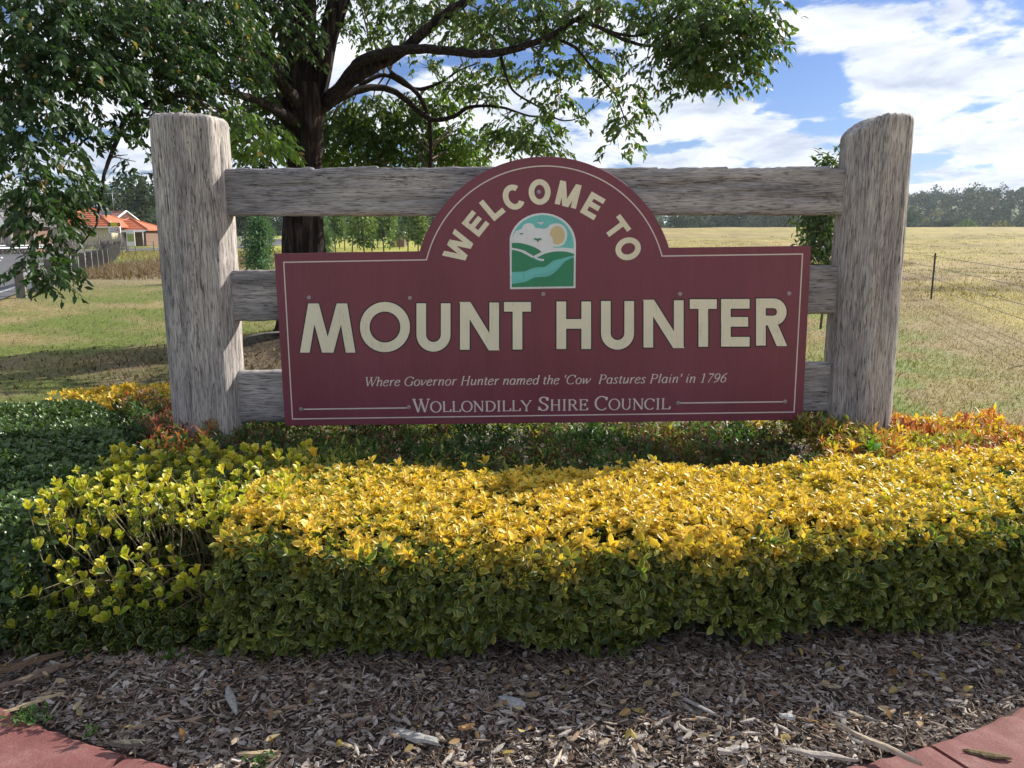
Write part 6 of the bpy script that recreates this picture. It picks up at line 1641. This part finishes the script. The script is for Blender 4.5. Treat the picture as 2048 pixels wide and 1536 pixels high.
grass('roadside_grass', 12000, 1, .08, .30, lambda n: (rng.uniform(-42, -18, n), rng.uniform(50, 72, n)), colf=lambda x, y: np.repeat(np.array([[.30, .25, .11]]), len(x), 0), wid=3.0)

def tuss(n):
    k = rng.integers(0, 420, n); a_ = rng.uniform(math.radians(9), math.radians(35), 420); r_ = 20 + 60 * rng.random(420) ** 1.3
    return np.tan(a_)[k] * r_[k] + rng.normal(0, .22, n), r_[k] + rng.normal(0, .18, n)
grass('grass_tussocks', 13000, 1, .06, .18, tuss, colf=lambda x, y: lerpc(np.array([.11, .10, .04]), np.array([.24, .18, .09]), vnoise(x * .4, y * .4)), wid=1.6)
def litter(n): return rng.normal(-2.9, 1.5, n), rng.normal(9.6, 1.0, n)
grass('leaf_litter', 7000, 1, .02, .06, litter, colf=lambda x, y: lerpc(np.array([.07, .045, .03]), np.array([.20, .14, .09]), rng.random(len(x))), wid=4.0)

# fallen stick on the dirt by the trunk
b = MB(); b.tube([P3(478, 682, 9.8) + Vector((0, 0, 0)), P3(505, 672, 9.9), P3(530, 667, 10.0), P3(560, 664, 10.1)], [.016, .016, .014, .010], 7, wob=.1)
tag(b.build('fallen_branch', M['grey_wood']), 'pale fallen branch on the dirt, seen between post and board', 'branch')

# ------------------------------------------------------------------ notable single pieces on the mulch
def slab(name, label, cat, px, py, L_, W_, H_, ang, col, group=None, z=.02, ends=.25, bend=0.0):
    x0, y0 = G(px, py, z); n = 9; b = MB(); vs = []
    rr_ = random.Random(px * 7 + py); top = []; bot = []
    prof = []
    for i in range(n):
        t = i / (n - 1) - .5; w = W_ * (1 - .75 * abs(2 * t) ** (3.0 if ends < .5 else 1.8)) * (1 + rr_.uniform(-.32, .22))
        prof.append((t * L_ + rr_.uniform(-.01, .01) * L_, w, rr_.uniform(-.06, .06) * W_ + bend * (t * t) * L_))
    ca_, sa_ = math.cos(ang), math.sin(ang)
    for (u, w, o_) in prof:
        for s_, zz2, f in ((-1, 0, 1), (-.75, 1, 1), (0, 1.25, 1), (.75, 1, 1), (1, 0, 1)):
            a_ = u + (rr_.uniform(-.09, .09) * L_ if i in (0, n - 1) else rr_.uniform(-.02, .02) * L_); c_ = o_ + s_ * w / 2; zq = z + zz2 * H_ * (.75 + .25 * rr_.random()) + .25 * H_ * math.sin(u * 40)
            vs.append((x0 + a_ * ca_ - c_ * sa_, y0 + a_ * sa_ + c_ * ca_, zq))
    fs = [(i * 5 + j, (i + 1) * 5 + j, (i + 1) * 5 + j + 1, i * 5 + j + 1) for i in range(n - 1) for j in range(4)] + [(4, 3, 2, 1, 0), tuple((n - 1) * 5 + j for j in range(5))] + [(i * 5 + 4, (i + 1) * 5 + 4, (i + 1) * 5, i * 5) for i in range(n - 1)]
    b.add(vs, fs); me = bpy.data.meshes.new(name); me.from_pydata(b.v, [], b.f); me.materials.append(M['chip'])
    at_ = me.attributes.new('ca', 'FLOAT_VECTOR', 'POINT'); at_.data.foreach_set('vector', np.repeat(np.array([col]), len(b.v), 0).ravel())
    return tag(link(name, me), label, cat, group)
GRY, TAN_, BRN, ORG = (.30, .29, .275), (.40, .31, .19), (.13, .085, .055), (.34, .20, .09)
slab('bark_piece', 'brown bark piece lying on the red kerb, lower right', 'bark', 1976, 1510, .125, .030, .007, math.radians(-22), (.15, .11, .06), z=.006)
slab('wood_splinter', 'long forked grey splinter on the mulch, lower left', 'wood chip', 462, 1398, .19, .030, .008, math.radians(-62), GRY, z=.03)
slab('wood_splinter', 'broad split grey slab near the bottom, left of centre', 'wood chip', 835, 1475, .16, .045, .010, math.radians(-25), GRY, z=.03)
slab('wood_chip', 'large oval grey chip near the centre of the mulch', 'wood chip', 1025, 1405, .105, .050, .010, math.radians(-35), (.34, .34, .35), z=.03, ends=.6)
slab('wood_splinter', 'long pale tan stick leaning toward the right kerb', 'stick', 1755, 1490, .27, .020, .012, math.radians(-48), (.40, .33, .25), z=.035)
slab('wood_splinter', 'white tipped splinter at the bottom edge, right of centre', 'wood chip', 1640, 1510, .20, .026, .008, math.radians(-16), (.34, .30, .26), z=.035)
slab('bark_strip', 'dark bark strip at the left edge of the mulch', 'bark', 45, 1330, .26, .045, .012, math.radians(38), BRN, z=.03)
slab('bark_strip', 'second dark bark strip below the one at the left edge', 'bark', 70, 1352, .24, .035, .012, math.radians(46), (.16, .12, .09), z=.03)
slab('wood_splinter', 'curved tan bark curl near the kerb, lower left', 'bark', 70, 1405, .17, .018, .006, math.radians(40), TAN_, z=.03)
slab('wood_chip', 'tan flat stick beside the bottom edge, left of centre', 'stick', 520, 1508, .13, .020, .008, math.radians(2), TAN_, z=.03)
slab('wood_chip', 'dark rounded chunk beside the kerb at the bottom, left', 'wood chip', 255, 1490, .11, .030, .014, math.radians(-6), (.12, .11, .09), z=.02)
slab('wood_chip', 'orange brown chip near the bottom centre', 'wood chip', 933, 1455, .055, .020, .008, math.radians(14), ORG, z=.035)
slab('wood_chip', 'brown woody chunk near the centre with a tan block above', 'wood chip', 1065, 1390, .050, .022, .010, math.radians(2), (.26, .18, .11), z=.035)
slab('wood_chip', 'pale stick at the bottom centre pointing up', 'stick', 1115, 1520, .075, .012, .008, math.radians(68), (.50, .43, .33), z=.035)
slab('wood_splinter', 'thin grey splinter slanting across the right half of the mulch', 'wood chip', 1395, 1412, .17, .013, .006, math.radians(-50), GRY, z=.035)
slab('wood_chip', 'grey white bark chip in the sunlit strip, right of centre', 'wood chip', 1460, 1502, .06, .030, .010, math.radians(20), (.38, .34, .30), z=.035)
slab('wood_chip', 'bright grey chip pair in the sunlit strip, bottom right', 'wood chip', 1575, 1435, .05, .020, .010, math.radians(-20), (.42, .41, .39), z=.035)
# scattered middle sized pieces: nothing tells them apart
protos = []
for k in range(8):
    c = [(.30, .27, .24), (.22, .19, .17), (.32, .26, .19), (.18, .13, .09), (.36, .32, .28), (.27, .19, .13), (.26, .24, .22), (.2, .16, .14)][k]
    o = slab('wood_chip', 'grey or brown wood chip lying loose on top of the mulch', 'wood chip', 700 + 90 * k, 1400 + (k * 37) % 110, random.uniform(.035, .060), random.uniform(.010, .018), .005, random.uniform(0, 3), c, group='larger loose wood chips on the mulch', z=.03)
    protos.append((o, G(700 + 90 * k, 1400 + (k * 37) % 110, .03)))
for k in range(130):
    o, (ox, oy) = random.choice(protos)
    while True:
        px_, py_ = random.uniform(20, 2030), random.uniform(1300, 1535); X_, Y_ = G(px_, py_, .03)
        if float(rho(X_, Y_)) < .985: break
    c = o.copy(); COL.objects.link(c); a_ = random.uniform(0, 6.28)
    c.matrix_world = Matrix.Translation((X_, Y_, 0)) @ Matrix.Rotation(a_, 4, 'Z') @ Matrix.Translation((-ox, -oy, 0))
# fallen leaves
lc = [(.36, .27, .08), (.30, .19, .09), (.40, .30, .17), (.24, .14, .08), (.26, .22, .10), (.45, .36, .22)]
ldat = [one_leaf(Template([0.0, .3, .62, .85], [.04, .2, .27, .18], random.uniform(-.25, .3), random.uniform(.2, .8)), M['hedge_leaf'], c_, tuple(v_ * .8 for v_ in c_)) for c_ in lc for _ in (0, 1)]
for k in range(290):
    while True:
        px_ = random.uniform(10, 2040); py_ = 1262 + 268 * random.random() ** 2.6; X_, Y_ = G(px_, py_, .035)
        if float(rho(X_, Y_)) < .99: break
    o = bpy.data.objects.new('fallen_leaf', random.choice(ldat)); COL.objects.link(o); s_ = random.uniform(.022, .048)
    o.matrix_world = Matrix.Translation((X_, Y_, .036 + random.random() * .012)) @ Matrix.Rotation(random.uniform(0, 6.28), 4, 'Z') @ Matrix.Rotation(random.gauss(0, .35), 4, 'X') @ Matrix.Rotation(random.gauss(0, .5) + (math.pi if random.random() < .4 else 0), 4, 'Y') @ Matrix.Diagonal((s_, s_, s_, 1))
    tag(o, 'small dry fallen leaf lying on the mulch in front of the hedge', 'leaf', 'dry leaves scattered on the mulch')

# ordinal labels for trees that stand in rows
ORD = 'first second third fourth fifth sixth seventh eighth ninth tenth eleventh twelfth thirteenth fourteenth fifteenth sixteenth seventeenth eighteenth nineteenth twentieth twenty-first twenty-second twenty-third twenty-fourth twenty-fifth'.split()
for grp, txt in ((PLT, 'slim young tree in the planted paddock, %s from the trunk'), (SK, 'dark skyline tree behind the houses, %s from the left edge'), ('trees in the belt beyond the planted paddock', 'dense tree in the far belt, %s from the left post'), (TLN, 'dark tree on the far paddock edge, %s from the left')):
    L_ = sorted([o for o in COL.objects if o.parent is None and o.get('group') == grp], key=lambda o: o.location.x / o.location.y)
    for o, w_ in zip(L_, ORD): o['label'] = txt % w_

# ------------------------------------------------------------------ air between here and the hills
b = MB(); b.box((0, 680, 27), (2600, 1700, 66))
m = bpy.data.materials.new('haze_air'); m.use_nodes = True; N = m.node_tree.nodes; N.clear()
o_ = N.new('ShaderNodeOutputMaterial'); v_ = N.new('ShaderNodeVolumePrincipled'); v_.inputs['Density'].default_value = .00017; v_.inputs['Color'].default_value = (.80, .88, 1.0, 1); v_.inputs['Anisotropy'].default_value = .3
m.node_tree.links.new(v_.outputs[0], o_.inputs['Volume'])
tag(b.build('haze', m), kind='stuff')
